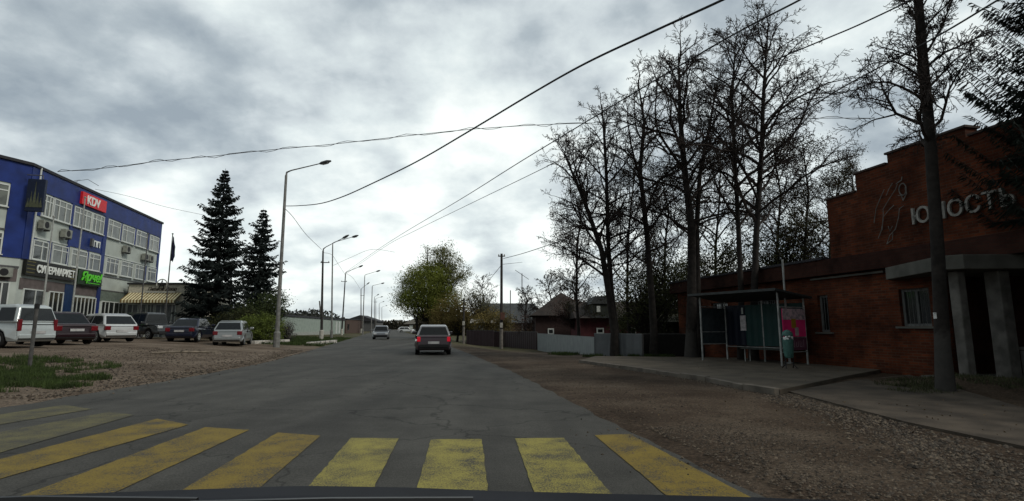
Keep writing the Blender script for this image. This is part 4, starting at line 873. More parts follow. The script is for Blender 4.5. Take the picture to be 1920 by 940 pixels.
def limetree(px,pyb,Y,pts,r0,lab,seed,**k):
    b=PY(px,pyb,Y); b.z=H(b.x,b.y); b.z=max(b.z,-.4); return bare_tree(b,trunkpath([(px,pyb-40)]+pts,Y,b),r0,lab,k.pop('crown',crown_lime),seed,**k)
BUD=mat('olive bud leaves',(.045,.042,.016),.8,var=.5,scale=.8,trans=.25)
limetree(1152,664,25,[(1143,560),(1128,470),(1104,400),(1080,340),(1058,290)],.20,'leftmost leaning bare tree with forked trunk by the corrugated fence',11,nb=26,blen=3.2,start=.36)
limetree(1156,664,25.6,[(1148,560),(1140,450),(1137,330),(1132,240),(1128,196)],.16,'upright bare tree directly behind the leftmost leaning one',12,nb=26,blen=2.6,start=.30)
limetree(1226,664,24.6,[(1222,560),(1213,440),(1200,320),(1208,230),(1196,150)],.20,'slim bare tree between the forked one and the thick dark trunk',13,nb=26,blen=2.9,start=.30)
limetree(1296,668,22.5,[(1297,560),(1297,430),(1285,330),(1275,220),(1272,100)],.27,'thickest dark trunk of the grove left of the bus shelter',14,nb=27,blen=3.4,start=.38,whitew=True,dens=.98)
limetree(1312,668,23.2,[(1308,560),(1306,430),(1312,330),(1330,240),(1345,150)],.19,'bare tree leaning right just behind the thickest trunk',15,nb=15,blen=2.4,start=.38)
limetree(1389,664,20.9,[(1390,560),(1385,440),(1378,300),(1372,190),(1380,70)],.15,'tall straight bare tree rising behind the left of the bus shelter',16,nb=27,blen=3.0,start=.40,dens=.98)
limetree(1412,664,20.3,[(1414,560),(1418,440),(1427,300),(1432,170),(1440,48)],.18,'tallest bare tree with wide crown above the bus shelter roof',17,nb=31,blen=3.4,start=.38,dens=1.0)
# big near tree at the right
limetree(1768,700,11,[(1765,600),(1757,450),(1743,250),(1728,80),(1712,-120),(1700,-300)],.152,'big dark trunk with drooping bare limbs standing before the brick hall',21,nb=42,blen=2.2,start=.41,whitew=True,down=.6,group=None,dens=1.25,rtop=.45,twr=.0055,crown=lambda t:.75+.45*math.sin(t*6.0))
# thin budding trees behind
rg=random.Random(8)
for k,(px,Y,top,bl,lab) in enumerate([(1085,33,360,1.9,'small budding tree at the left end of the grove'),(1180,30,300,2.0,'budding tree behind the slim bare trunk'),(1250,31,330,2.3,'budding tree left behind the thickest trunk'),(1345,29,290,2.4,'budding tree between the thickest trunk and the bus shelter trees'),
  (1460,27,270,2.3,'budding tree right behind the tallest bare tree'),(1512,26,270,2.2,'budding tree over the low brick wing, second from the brick gable'),(1560,27,330,2.0,'budding tree touching the left edge of the brick gable'),(1600,31,300,2.3,'budding tree top showing above the stepped brick parapet')]):
    limetree(px,660,Y,[(px-4,560),(px-3,460),(px+4,(460+top)/2),(px+rg.uniform(-14,14),top)],.12,lab,40+k,nb=24,blen=bl,start=.22,group='budding trees behind the bare trees',leaf=BUD,leaves=9000,name='budding_tree',dens=.8,twr=.009)
# bright notice on the near trunk
p=PY(1753,592,10.72); e=empty('paper_slip',p,0,'small white paper slip pinned to the big dark trunk','notice'); MB().box((-.03,-.004,-.06),(.03,.004,.06)).build('paper',mat('bright paper',(.7,.72,.7),.8),e); MB().box((-.008,-.009,.04),(.008,-.0045,.05)).build('pin',DARK,e)
# spruces
NEED=mat('blue spruce needles',(.018,.026,.024),.85,var=.5,scale=1.5,trans=.12); NEEDD=mat('dark spruce needles',(.012,.019,.013),.85,var=.5,scale=1.5,trans=.1)
def spruce(base,Ht,Rm,lab,seed,m=None,start=.1,whorls=46,per=9,tw=13,ns=.17,droop=.35,group=None,nw=.24):
    rng=random.Random(seed); t=empty('spruce_tree',base,0,lab,'spruce',group); MB().tube([(0,0,-.2),(0,0,Ht*.5),(0,0,Ht)],[Ht*.017,Ht*.011,.012],10).build('trunk',BK,t)
    g=MB(); nd=MB()
    for wi in range(whorls):
        f=(wi+rng.random()*.6)/whorls; z=Ht*(start+(1-start)*f); R=Rm*(1-f**2.3 if group else (1-f)**.8)*.98+.08; R*=1+ .12*math.sin(wi*2.1)
        for k in range(per):
            az=rng.random()*6.283; L=R*rng.uniform(.5,1.22); 
            if rng.random()<.06: L*=1.25
            d=Vector((math.cos(az),math.sin(az),0)); pts=[]
            for j in range(5):
                u=j/4; pts.append(Vector((0,0,z))+d*(L*u)+Vector((0,0,L*(-droop*u*1.2+.48*u*u*u*droop*2.2+ (.25*(f)) *u))))
            g.tube(pts,[.012+.012*L,.012+.009*L,.01+.005*L,.008,.005],3,cap=False)
            n_=max(4,int(tw*L/Rm*1.4)+4)
            for q in range(n_):
                u=.18+.82*(q+rng.random())/n_; fi=u*4; i=min(3,int(fi)); p=pts[i].lerp(pts[i+1],fi-i); sd=rng.choice((-1,1)); side=Vector((-d.y,d.x,0))*sd
                ln=ns*(1.3+1.4*L/Rm)*(1.15-u*.6)*rng.uniform(.7,1.3); tip=p+(d*.55+side*rng.uniform(.3,1.0)+Vector((0,0,rng.uniform(-.9,-.05)))).normalized()*ln
                wv=(tip-p).cross(Vector((rng.gauss(0,1),rng.gauss(0,1),rng.gauss(0,1)))).normalized()*ns*nw; mp=p.lerp(tip,.55)
                o=len(nd.v); nd.v+= [tuple(p-wv*.5),tuple(mp-wv),tuple(tip),tuple(mp+wv),tuple(p+wv*.5)]; nd.f.append((o,o+1,o+2,o+3,o+4))
                w2=(tip-p).cross(wv).normalized()*ns*nw*.9; o=len(nd.v); nd.v+= [tuple(p),tuple(mp-w2),tuple(tip),tuple(mp+w2)]; nd.f.append((o,o+1,o+2,o+3))
    g.build('branches',BK,t); nd.build('needles',m or NEED,t); return t
spruce(at(-23.3,42),13.6,2.2,'tallest spruce with narrow spire left of the lamp post',1,start=.06,whorls=46,per=13,tw=22,ns=.19,group='spruces beside the cafe')
spruce(at(-22.6,47.5),11.6,2.1,'shorter spruce directly behind the nearest lamp post',2,start=.06,whorls=40,per=12,tw=20,ns=.19,group='spruces beside the cafe')
spruce(at(12.05,9.9),15,2.45,'dark spruce with hanging boughs at the right edge of the picture',3,m=NEEDD,start=.31,whorls=70,per=13,tw=90,ns=.11,droop=.95,nw=.13)
# leafy trees and bushes built from leaf clumps on real branches
def leafy(base,lab,ells,m,n,size,seed,trunk=None,cat='tree',nm='leafy_tree',group=None,clump=.35,tr=.12,bm_=None,limbs=40,ncl=None,shell=.5):
    rng=random.Random(seed); t=empty(nm,base,0,lab,cat,group); g=MB(); tot=sum(e[3]*e[4]*e[5] for e in ells)
    g0=MB(); 
    if trunk:
        for path in trunk: g0.tube(path,[tr*(1-.75*i/(len(path)-1)) for i in range(len(path))],8,cap=False)
        g0.build('trunk',bm_ or BK,t)
    cen=[]
    for (x,y,z,a,b,c) in ells:
        k=max(3,int((ncl or n/26)*a*b*c/tot))
        for _ in range(k):
            v=Vector((rng.gauss(0,1),rng.gauss(0,1),rng.gauss(0,1))).normalized()*(rng.random()**shell); cen.append((Vector((x+v.x*a,y+v.y*b,z+v.z*c)),v))
    lb=MB(); root=Vector((0,0,max(.2,min(e[2]-e[5] for e in ells))))
    for q,v in rng.sample(cen,min(limbs,len(cen))):
        mid=root.lerp(q,.5)+Vector((rng.gauss(0,.2),rng.gauss(0,.2),rng.uniform(-.3,.1))); lb.tube([root,mid,q],[tr*.4,tr*.22,.012],4,cap=False)
    lb.build('branches',bm_ or BK,t)
    for _ in range(n):
        q,v=rng.choice(cen); p=q+Vector((rng.gauss(0,clump),rng.gauss(0,clump),rng.gauss(0,clump*.8))); leafquad(g,p,size*rng.uniform(.6,1.3),rng)
    g.build('leaves',m,t); return t
GL=mat('fresh green leaves',(.15,.175,.030),.7,var=.55,scale=.7,trans=.35); OL=mat('brown olive leaves',(.145,.112,.036),.75,var=.5,scale=.7,trans=.3); DO=mat('dark olive leaves',(.040,.045,.014),.75,var=.5,scale=.9,trans=.25); HG=mat('hedge green',(.095,.125,.022),.75,var=.5,scale=2,trans=.25); RB=mat('reddish brown twigs',(.060,.032,.026),.85,var=.4,scale=2)
b=at(-10.6,66.5)
leafy(b,'large fresh green tree with ragged top over the road beyond the dark car',[(-.3,0,6.2,3.6,3,2.9),(-1.8,0,4.6,2.6,2.4,1.9),(1.8,0,4.2,3.0,2.6,2.2),(.4,0,8.0,2.4,2,1.6)],GL,34000,.08,31,trunk=[[(-.9,0,-.2),(-1.2,0,2),(-.8,0,5)],[(0,0,-.2),(.4,0,3),(.3,0,7)],[(.7,.2,-.2),(1.6,0,2.5),(2.4,0,4.5)]],tr=.22,clump=.42)
leafy(at(-9.6,67.8),'sparse pale topped poplar rising out of the large green tree',[(.4,0,9.4,2.8,2,2.0),(2.2,0,7.6,2.4,2,2.2),(-2.3,0,7.6,2.2,2,1.6),(1.0,0,11.2,1.5,1.2,1.2),(-1.2,0,11.0,.8,.8,.9),(-4.0,0,5.2,1.4,1.4,1.2)],mat('pale poplar leaves',(.13,.135,.045),.75,var=.4,trans=.3),17000,.08,32,trunk=[[(0,0,-.2),(.3,0,5),(.8,0,11.4)],[(0,0,3),(-1.1,0,8),(-1.3,0,11.6)]],tr=.17,clump=.30,limbs=90,ncl=420)
leafy(at(-6.4,63),'olive brown bushy tree right behind the dark car',[(-.2,0,3.4,2.5,2,2.2),(1.6,0,2.6,2.2,2,1.8),(-2.2,0,2.5,1.6,1.6,1.6)],OL,12000,.08,33,trunk=[[(0,0,-.2),(.2,0,2.2),(0,0,4)]],tr=.15,clump=.38)
leafy(at(-3.4,60),'thin pale blossoming tree left of the utility pole',[(0,0,4.6,1.7,1.5,1.5),(1.7,0,3.4,1.5,1.3,1.1),(-1.2,0,5.4,1.0,1,1.0)],mat('pale bud leaves',(.11,.11,.06),.8,var=.4,trans=.3),2600,.07,34,trunk=[[(0,0,-.2),(.1,0,2.5),(-.2,0,5.5)]],tr=.11,clump=.28,limbs=110,ncl=300)
leafy(at(-2.6,56),'rusty brown bush above the far maroon fence',[(0,0,2.4,1.9,1.5,1.4),(1.8,0,2.0,1.4,1.3,1.1)],OL,6000,.07,35,trunk=[[(0,0,-.2),(.2,0,2.5)]],tr=.09,cat='bush',nm='bush',clump=.3)
leafy(at(2.5,47),'reddish bare bush behind the maroon fence right of the pole',[(0,0,1.7,2.6,1.2,1.2),(2.8,0,1.9,2.0,1.2,1.1)],RB,6000,.05,36,trunk=[[(0,0,-.2),(.2,0,1.5)]],tr=.06,cat='bush',nm='bush',clump=.28,limbs=160)
leafy(at(5.1,40.5),'reddish brown shrub in front of the big hipped roof',[(0,0,2.9,2.4,1.0,1.2)],RB,6500,.045,37,trunk=[[(0,0,-.2),(0,0,1.5)]],tr=.07,cat='bush',nm='bush',clump=.25,limbs=200)
leafy(at(8.6,33.5),'dark green bushy thicket between the slim and the thick trunk',[(0,0,2.2,1.5,1.2,1.5),(-1.6,0,2.0,1.0,1,1.2)],DO,6500,.06,38,trunk=[[(0,0,-.2),(0,0,2)]],tr=.08,cat='bush',nm='bush',clump=.25)
leafy(at(11.3,31),'dark green thicket right of the thickest trunk',[(0,0,2.1,1.6,1.2,1.5)],DO,5500,.06,39,trunk=[[(0,0,-.2),(0,0,2)]],tr=.08,cat='bush',nm='bush',clump=.25)
for k,(px,Y,z,lab) in enumerate([(1215,29,3.0,'dark undergrowth tree between the slim trunk and the thick one'),(1330,27,3.2,'dark undergrowth tree left above the bus shelter roof'),(1470,26.5,4.2,'dark undergrowth tree over the low wing right of the shelter post'),(1255,34,3.4,'dark undergrowth tree far behind the thickest trunk')]):
    p=PY(px,640,Y); leafy(at(p.x,p.y),lab,[(0,0,z,2.2,1.4,1.9),(.9,0,z+1.8,1.3,1.1,1.2)],DO,9000,.055,80+k,trunk=[[(0,0,-.3),(.1,0,z*.7),(0,0,z+1)]],tr=.1,clump=.32,group='undergrowth trees behind the bus stop',limbs=120,ncl=260)
for k,(px,Y,top,R,lab) in enumerate([(1030,52,520,2.2,'pale fine twigged bare tree over the low roofs by the aerial mast'),(1075,48,505,2.0,'bare tree against the bright sky left of the grove'),(905,75,520,2.4,'fine twigged tree right of the sparse poplar'),(985,58,545,1.8,'small bare tree by the aerial mast')]):
    limetree(px,625,Y,[(px,590),(px+3,560),(px-2,(560+top)/2),(px+4,top)],.12,lab,60+k,nb=22,blen=R,start=.25,group='small bare trees behind the fences',dens=.85,twr=.014)
leafy(at(-17.6,38.2),'rounded bright olive hedge bush beside the silver hatchback',[(0,0,1.0,1.45,1.0,1.05),(-1.3,.2,.9,1.1,.9,.9)],HG,11000,.05,41,tr=.05,cat='bush',nm='bush',clump=.14,shell=.33)
leafy(at(-20.9,39.5),'low dark green bush behind the blue sedan',[(0,0,1.0,1.6,1.0,1.0),(1.4,0,1.3,1.2,1,1.1)],DO,7000,.055,42,tr=.05,cat='bush',nm='bush',clump=.2)
leafy(at(-18.9,41),'small leafy green tree in front of the shorter spruce',[(0,0,2.2,1.6,1.3,1.3),(.9,0,3.0,1.0,1,.9),(-1.3,0,1.8,1.2,1.1,1.0)],mat('mid green leaves',(.045,.062,.018),.75,var=.5,trans=.3),6500,.06,43,trunk=[[(0,0,-.2),(0,0,2.2)]],tr=.07,clump=.22)
leafy(at(-17.3,41.5),'greyish bare shrub right of the nearest lamp post',[(0,0,.9,.7,.6,.8)],mat('grey twigs',(.10,.095,.085),.9,var=.3),2600,.035,44,tr=.04,cat='bush',nm='bush',clump=.12,limbs=90)
# ------------------------------------------------------------ left background: pale green wall, brown block, kerbs, walkers
def wallbox(nm,lab,cat,a,b,za,zb_,m,th=.25,cap=None,capm=None):
    a=Vector((*a,0)); b=Vector((*b,0)); d=(b-a); L=d.length; e=empty(nm,None,matrix=frame_matrix(a,d),label=lab,cat=cat)
    MB().box((0,0,-.9),(L,th,za)).build('panel',m,e)
    if cap: MB().box((-.1,-.12,za+.002),(L+.1,th+.12,za+cap)).build('cap',capm,e)
    return e,L
p1=PY(533,615,60); p2=PY(646,610,98)
e,L=wallbox('storage_building','long low pale green building beyond the nearest lamp post','building',(p1.x,p1.y),(p2.x,p2.y),2.55,0,corr_mat('pale green sheet',(.26,.31,.27),.6,.6,depth=.25),th=9,cap=.22,capm=ROOF)
MB().box((0,-.05,.2),(L*.72,-.002,.75)).build('plinth',mat('pale plinth',(.3,.32,.29),.8),e)
for k in range(3): MB().box((L*(.78+.07*k),-.06,.3),(L*(.81+.07*k),-.002,2.3)).build('door',mat('white door',(.45,.47,.45),.7),e)
p1=PY(649,610,108); p2=PY(681,610,122); e,L=wallbox('brown_building','square brown block between the green building and the far lamp posts','building',(p1.x,p1.y),(p2.x,p2.y),2.9,0,mat('brown plaster',(.075,.05,.04),.9,var=.2),th=10,cap=.2,capm=ROOF)
MB().box((1,-.05,.8),(2.2,-.002,2)).build('window',DGLASS,e)
p1=PY(692,612,170); e,L=wallbox('distant_house','grey distant house behind the far lamp posts','house',(p1.x-9,172),(p1.x+2,172),3.2,0,mat('grey plaster',(.10,.10,.10),.9),th=8)
MB().xz([(-.6,3.2),(L+.6,3.2),(L/2,5.2)],-.5,8.5).build('roof',ROOF,e); MB().box((2,-.05,1),(3.2,-.002,2.2)).build('window',DGLASS,e)
e,L=wallbox('roadside_house','distant gabled house with pale roof edge right of the road end','house',(-31.5,160),(-24.5,161),2.4,0,mat('dark timber wall',(.055,.045,.032),.9),th=8)
MB().xz([(-.8,2.3),(L+.8,2.3),(L/2,4.6)],-.6,8.4).build('roof',mat('pale worn roof',(.22,.21,.19),.8),e); MB().box((1,-.05,.9),(2,-.002,2)).box((4.5,-.05,.9),(5.5,-.002,2)).build('window',WHITE,e)
WK=mat('worn white kerb paint',(.42,.40,.36),.8,var=.3,scale=3)
def kerb_block(a,b,lab,dark=False):
    a=G(*a); b=G(*b); d=b-a; d.z=0; e=empty('kerb_block',None,matrix=frame_matrix(a,d),label=lab,cat='kerb'); L=d.length
    MB().box((0,0,-.1),(L,.3,.20)).build('block',WK,e,bevel=.02)
    if dark:
        for k in (.12,.2,.33,.52,.7): MB().box((L*k,-.005,.0),(L*k+.1,.305,.204)).build('dark_mark',DARK,e)
kerb_block((478,645),(543,644),'pale concrete kerb strip at the foot of the nearest lamp post'); kerb_block((582,647),(632,644),'white kerb strip with dark marks near the left road edge',True)
lg=G(285,664); lh=G(412,668); e=empty('fallen_pole',lg,0,'thin broken pole lying on the dirt in front of the parked cars','pole'); d=lh-lg
MB().tube([(0,0,.04),(d.x*.35,d.y*.35,.07),(d.x*.7,d.y*.7,.05),(d.x,d.y,.05)],[.035,.045,.04,.02],7).build('pole',mat('bleached wood',(.20,.17,.13),.9,var=.3),e); MB().tube([(d.x*.4,d.y*.4,.06),(d.x*.5,d.y*.5-.3,.12)],.015,5).build('stub',BKG,e)
# thin roadside post in the near grass
b=G(55,690); e=empty('marker_post',b,0,'slim grey post standing in the near grass before the white minivan','post'); MB().tube([(0,0,-.2),(0,0,1.66)],.045,8).build('post',mat('grey post',(.07,.068,.065),.8,var=.3),e); MB().lathe([(.06,1.60),(.06,1.72),(.0,1.76)],8).build('cap',DARK,e)
# grass
def grass(lab,polys,count,hmin,hmax,seed,m,wd=.008):
    rng=random.Random(seed); g=MB()
    for (cx,cy,rx,ry,wt) in polys:
        for _ in range(int(count*wt)):
            u=math.sqrt(rng.random()); a=rng.random()*6.283; x=cx+rx*u*math.cos(a); y=cy+ry*u*math.sin(a)
            if mn.noise(Vector((x*1.4,y*1.4,seed)))<-.12+.35*(u-.6): continue
            if sm(edgeL,y)<x<sm(edgeR,y): continue
            z=H(x,y); h=rng.uniform(hmin,hmax); b=rng.random()*6.283; dx,dy=math.cos(b),math.sin(b); l=rng.gauss(0,.35)*h
            o=len(g.v); w_=wd; g.v+= [(x-dx*w_,y-dy*w_,z-.01),(x+dx*w_,y+dy*w_,z-.01),(x+dx*w_*.6-dy*l*.5,y+dy*w_*.6+dx*l*.5,z+h*.6),(x-dy*l,y+dx*l,z+h)]; g.f.append((o,o+1,o+2,o+3))
    o=g.build('grass',m); tag(o,lab,'grass',kind='stuff')
GR=mat('spring grass blades',(.038,.060,.015),.8,var=.5,scale=3,trans=.25)
grass('patch of fresh grass around the slim post at the left edge',[(-12.3,12.0,3.0,2.5,.7),(-14.5,15.5,3,2.2,.3)],42000,.04,.15,1,GR)
grass('low weeds beside the footpath under the big dark trunk',[(9.8,12.0,1.7,1.1,.6),(8.6,11.3,.9,.7,.3),(11.5,9.5,2,1.5,.4)],6000,.02,.10,2,mat('dull weeds',(.045,.05,.022),.85,var=.5,trans=.2))
grass('green verge behind the kerb strips along the lamp posts',[(-17,46,4.5,6,.6),(-19.5,58,5,8,.4),(-16.5,38.5,3.5,2,.25)],22000,.06,.22,3,GR,.02)
grass('weedy strip at the foot of the corrugated fence',[(4.8,24.6,1.6,.35,.5),(6.6,24.4,1.6,.3,.5),(2.6,27.5,.8,1.5,.3)],5000,.05,.18,4,GR,.012)
# dead leaves and litter on the pavement
rng=random.Random(77); g=MB(); LM=mat('dry leaf brown',(.10,.07,.04),.9,var=.5,scale=30)
for _ in range(600):
    a=rng.random(); 
    if a<.4: y=rng.uniform(12.5,22); x=3.0+(22.3-y)*.29+rng.random()**.7*(11.0-3.0-(22.3-y)*.29-.3*(y-12)*.3); z=.108 if y>13.8 else .11
    else: y=rng.uniform(6.5,14); x=rng.uniform(sm(edgeR,y)+.3,sm(edgeR,y)+9); z=max(H(x,y),H(x,y)*.6+.035)+.01
    if a<.4 and (x>10.78-.25*(y-16) or x>8+ (y-13.6)*1.1): continue
    s=rng.uniform(.008,.022); leafquad(g,Vector((x,y,z+s*.25)),s,rng)
o=g.build('fallen_leaves',LM); tag(o,'dry brown leaves and bits of litter scattered over the pavement and footpath','leaves',kind='stuff')
# walkers
def walker(px,Y,lab,seed,jacket):
    b=PY(px,620,Y); b.z=H(b.x,b.y); e=empty('person',b,R_(20*seed),lab,'person','two walkers on the far left pavement')
    def skin(nm,vs,es,rs,m,sub=1):
        me=bpy.data.meshes.new(nm); me.from_pydata(vs,es,[]); o=bpy.data.objects.new('t',me); COL.objects.link(o); md=o.modifiers.new('s','SKIN')
        for i,r in enumerate(rs): me.skin_vertices[0].data[i].radius=(r,r)
        me.skin_vertices[0].data[0].use_root=True; o.modifiers.new('u','SUBSURF').levels=sub
        dg=bpy.context.evaluated_depsgraph_get(); m2=bpy.data.meshes.new_from_object(o.evaluated_get(dg)); bpy.data.objects.remove(o); m2.materials.clear(); m2.materials.append(m); q=bpy.data.objects.new(nm,m2); COL.objects.link(q); q.parent=e; return q
    s=.16 if seed%2 else -.14
    vs=[(0,0,.95),(0,0,1.2),(0,0,1.42),(0,0,1.52),(0,0,1.62),(0,0,1.72),(.2,0,1.40),(.25,.03,1.12),(.24,-.1,.88),(-.2,0,1.40),(-.25,-.03,1.12),(-.24,.1,.88),(.1,0,.9),(.11,s*.5,.5),(.11,s,.09),(.11,s-.12,.05),(-.1,0,.9),(-.11,-s*.5,.5),(-.11,-s,.09),(-.11,-s-.12,.05)]
    es=[(0,1),(1,2),(2,3),(3,4),(4,5),(2,6),(6,7),(7,8),(2,9),(9,10),(10,11),(0,12),(12,13),(13,14),(14,15),(0,16),(16,17),(17,18),(18,19)]
    rs=[.14,.14,.15,.06,.09,.08,.07,.05,.035,.07,.05,.035,.09,.065,.045,.035,.09,.065,.045,.035]
    skin('body',vs,es,rs,mat('skin',(.35,.22,.16),.6))
    jv=vs[:3]+[(0,0,1.47)]+[vs[6],vs[7],(.24,-.07,.93),vs[9],vs[10],(-.24,.07,.93),(0,0,.80)]
    skin('jacket',jv,[(0,1),(1,2),(2,3),(2,4),(4,5),(5,6),(2,7),(7,8),(8,9),(0,10)],[.18,.175,.18,.10,.10,.075,.06,.10,.075,.06,.19],jacket)
    tv=[(0,0,.92),(.1,0,.86),vs[13],(.11,s,.13),(-.1,0,.86),vs[17],(-.11,-s,.13)]
    skin('trousers',tv,[(0,1),(1,2),(2,3),(0,4),(4,5),(5,6)],[.15,.115,.09,.07,.115,.09,.07],mat('dark trousers',(.012,.012,.015),.9))
    MB().lathe([(.0,1.82),(.07,1.80),(.10,1.74),(.105,1.66),(.06,1.60)],10,(0,.02,0)).build('hair',mat('dark hair',(.02,.015,.012),.9),e)
walker(632.5,108,'left one of two dark dressed walkers on the far left pavement',1,mat('black jacket',(.012,.012,.014),.9)); walker(640,108,'right one of two dark dressed walkers on the far left pavement',2,mat('navy jacket',(.014,.014,.025),.9))
# ------------------------------------------------------------ right background: fences and houses
def fence(lab,a,b,ztop,m,nm='metal_fence',posts=4,cap=None,gap=0):
    A=G(*a); B=G(*b); d=Vector((B.x-A.x,B.y-A.y,0)); L=d.length; e=empty(nm,None,matrix=frame_matrix((A.x,A.y,min(A.z,B.z)),d),label=lab,cat='fence'); z0=min(A.z,B.z)
    MB().box((0,0,-.1),(L,.04,ztop-z0)).build('panel',m,e)
    for k in range(posts+1): MB().box((L*k/posts-.035,.045,-.1),(L*k/posts+.035,.11,ztop-z0+.02)).build('post',GREYM,e)
    MB().box((0,-.012,ztop-z0+.001),(L,.055,ztop-z0+.035)).build('rail',cap or GREYM,e); return e
zt=lambda px,py,q: PY(px,py,q.y).z
MAR=corr_mat('maroon sheet',(.020,.008,.010),.2,.5); BRW=corr_mat('brown violet sheet',(.045,.028,.032),.2,.5); GAL=corr_mat('plain galvanised sheet',(.22,.25,.255),.2,.45,.2,depth=.12); COR=corr_mat('corrugated galvanised sheet',(.125,.135,.14),.2,.45,.2,depth=1.0)
q=G(1008,657); fence('long plain grey metal fence',(1008,657),(1114,667),zt(1008,626,q),GAL,posts=5,cap=mat('pale rail',(.2,.22,.22),.5))
q=G(1116,668); fence('corrugated grey metal fence behind the forked tree',(1115,667),(1204,670),zt(1116,627,q),COR,posts=3,cap=mat('pale rail',(.2,.22,.22),.5))
q=G(945,651); fence('dark maroon metal fence between the utility pole and the grey fence',(946,651),(1006,656),zt(945,622,q),MAR)
q=G(876,645); fence('brown violet metal fence left of the utility pole',(874,645),(925,650),zt(876,620,q),BRW)
q=G(922,650); fence('short black gate panel behind the utility pole',(926,650.5),(944,651),zt(925,622,q),MAR,posts=1,nm='gate_panel')
q=G(1206,669); fence('black fence behind the thick trunk beside the bus shelter',(1208,668),(1312,668),1.0,mat('black fence boards',(.014,.013,.012),.9),posts=3,nm='board_fence')
def house(lab,x0,x1,y0,y1,zw,zr,wm,rm,hip=True,base=-.5,wins=(),nm='house',ov=.4,chim=None,gable_x=False):
    e=empty(nm,(x0,y0,base),0,lab,'house'); w_=x1-x0; d_=y1-y0; MB().box((0,0,0),(w_,d_,zw-base)).build('wall',wm,e)
    z0,z1=zw-base+.003,zr-base; h_=d_/2 if hip else 0
    if gable_x: v=[(-ov,-ov,z0),(w_+ov,-ov,z0),(w_+ov,d_+ov,z0),(-ov,d_+ov,z0),(w_/2,-ov,z1),(w_/2,d_+ov,z1)]; f=[(0,1,4),(1,2,5,4),(2,3,5),(3,0,4,5),(0,3,2,1)]
    else: hx=min(w_/2-.05,h_) if hip else -ov; v=[(-ov,-ov,z0),(w_+ov,-ov,z0),(w_+ov,d_+ov,z0),(-ov,d_+ov,z0),(hx,d_/2,z1),(w_-hx,d_/2,z1)]; f=[(0,1,5,4),(1,2,5),(2,3,4,5),(3,0,4),(0,3,2,1)]
    r=MB().add(v,f).build('roof',rm,e)
    if chim: MB().box((chim-.25,d_/2-.25,z1-.8),(chim+.25,d_/2+.25,z1+.7)).build('chimney',BRICK,r)
    for (u0,u1,a,b_) in wins:
        o=MB().box((u0,-.06,a-base),(u1,-.002,b_-base)).build('window',WHITE,e); MB().box((u0+.09,-.07,a-base+.09),(u1-.09,-.061,b_-base-.09)).build('pane',DGLASS,o)
    return e
RD=mat('dark red wall',(.075,.022,.024),.9,var=.3,scale=2); BRR=mat('rust brown roof',(.026,.019,.015),.85,var=.3,scale=1.5); GRR=mat('grey slate roof',(.055,.06,.062),.8,var=.25,scale=1)
k=lambda px,Y: PY(px,600,Y).x; zz=lambda py,Y: PY(960,py,Y).z
house('wide house with dark brown hipped roof above the plain grey fence',k(1004,44),k(1116,44),44,51,zz(592,44),zz(549,47.5),mat('brown timber wall',(.035,.020,.018),.9),BRR,wins=[(3.0,3.6,zz(627,44),zz(616,44)),(3.9,4.4,zz(627,44),zz(616,44)),(1.0,1.5,zz(627,44),zz(616,44))])
house('dark red house with grey dormer gable behind the forked tree',k(1088,37),k(1215,37),37,43,zz(597,37),zz(566,40),RD,BRR,hip=False,wins=[(1.1,1.6,zz(626,37),zz(615,37)),(2.1,2.6,zz(626,37),zz(614,37)),(3.4,3.8,zz(628,37),zz(614,37)),(4.4,4.7,zz(630,37),zz(614,37))])
e=empty('dormer',(k(1112,36.7),36.7,zz(593,37)),0,'grey gabled dormer with dark boards on the red house','dormer'); w_=k(1148,36.7)-k(1112,36.7); hh=zz(556,37)-zz(593,37)
MB().box((0,0,0),(w_,3,hh*.62)).build('wall',mat('dark green boards',(.03,.035,.03),.9),e); MB().xz([(-.12,hh*.62),(w_+.12,hh*.62),(w_*.9,hh),(w_*.1,hh)],-.1,3).build('roof',GRR,e); MB().box((w_*.2,-.05,hh*.2),(w_*.38,-.002,hh*.5)).build('window',WHITE,e); MB().box((-.1,-.12,-.12),(w_+.1,-.01,.05)).build('ledge',GRR,e)
house('low grey roofed house behind the utility pole',k(905,66),k(1000,66),66,73,zz(606,66),zz(569,69.5),mat('ochre wall',(.10,.075,.05),.9),GRR,hip=False,wins=[(1.5,2.4,zz(618,66),zz(610,66))])
house('pale walled shed seen over the brown violet fence',k(888,58),k(922,58),58,62,zz(606,58),zz(598,60),mat('grey pink wall',(.16,.14,.13),.9),mat('pale shed roof',(.3,.29,.27),.7),hip=False,nm='shed',wins=[(.6,1.1,zz(618,58),zz(611,58))])
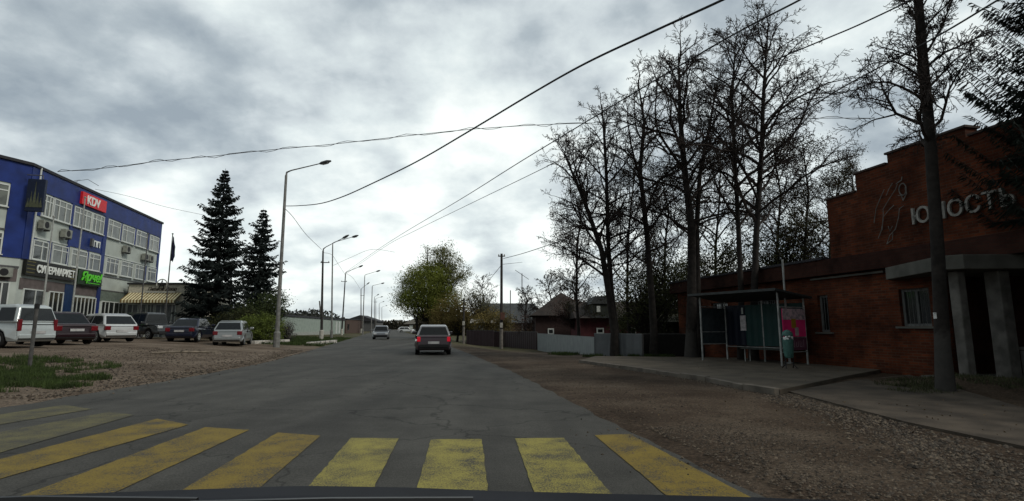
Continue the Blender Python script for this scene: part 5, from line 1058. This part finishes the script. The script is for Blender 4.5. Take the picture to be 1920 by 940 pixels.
house('low dark outbuilding behind the black fence beside the bus shelter',k(1232,31),k(1330,31),31,35,zz(604,31),zz(588,33),mat('dark outbuilding wall',(.03,.025,.02),.9),mat('mossy roof',(.05,.05,.035),.9),hip=False,nm='outbuilding')
# ------------------------------------------------------------ far woods closing the horizon
def wood(lab,pts,m,seed,dens=26,leaf=.9,depth=14):
    rng=random.Random(seed); g=MB()
    for i in range(len(pts)-1):
        (xa,ya,ha),(xb,yb,hb)=pts[i],pts[i+1]; L=math.hypot(xb-xa,yb-ya)
        for _ in range(int(L*dens)):
            t=rng.random(); x=xa+(xb-xa)*t; y=ya+(yb-ya)*t+rng.uniform(0,depth); h=(ha+(hb-ha)*t)*(1+.16*mn.noise(Vector((x*.11,seed,0)))+.10*mn.noise(Vector((x*.5,seed,2)))); leafquad(g,Vector((x,y,h*(rng.random()**.6)*rng.uniform(.9,1.02))),leaf*rng.uniform(.5,1.2),rng,.8)
        n=max(2,int(L/6))
        for k in range(n+1):
            t=k/n; x=xa+(xb-xa)*t; y=ya+(yb-ya)*t+depth*.6; h=(ha+(hb-ha)*t)*.8
            if k: g.add([(px_,py_,-1),(x,y,-1),(x,y,h),(px_,py_,ph_)],[(0,1,2,3)]); g.add([(px_,py_+1,-1),(x,y+1,-1),(x,y+1,h),(px_,py_+1,ph_)],[(3,2,1,0)])
            px_,py_,ph_=x,y,h
    o=g.build('distant_wood',m); tag(o,lab,'wood',kind='stuff')
FW_=mat('distant wood foliage',(.060,.056,.040),.9,var=.35,scale=.12); FW2=mat('hill wood foliage',(.040,.044,.038),.9,var=.35,scale=.12)
wood('dark wooded ridge along the far end of the road',[(-150,300,7.5),(-100,300,5.6),(-70,310,5.2),(-30,310,5.5),(40,300,6)],FW_,5,30)
wood('wooded hill behind the pale green building',[(-125,175,13),(-100,180,10.5),(-82,185,7.8),(-73,188,8.0),(-62,190,5.2)],FW2,6,46,.6)
wood('low brown thicket behind the houses on the right',[(-22,118,4.6),(0,110,5.0),(30,95,5.5),(75,80,6.5),(110,70,7)],mat('brown thicket',(.050,.042,.026),.9,var=.4,scale=.2),7,60,.42,8)
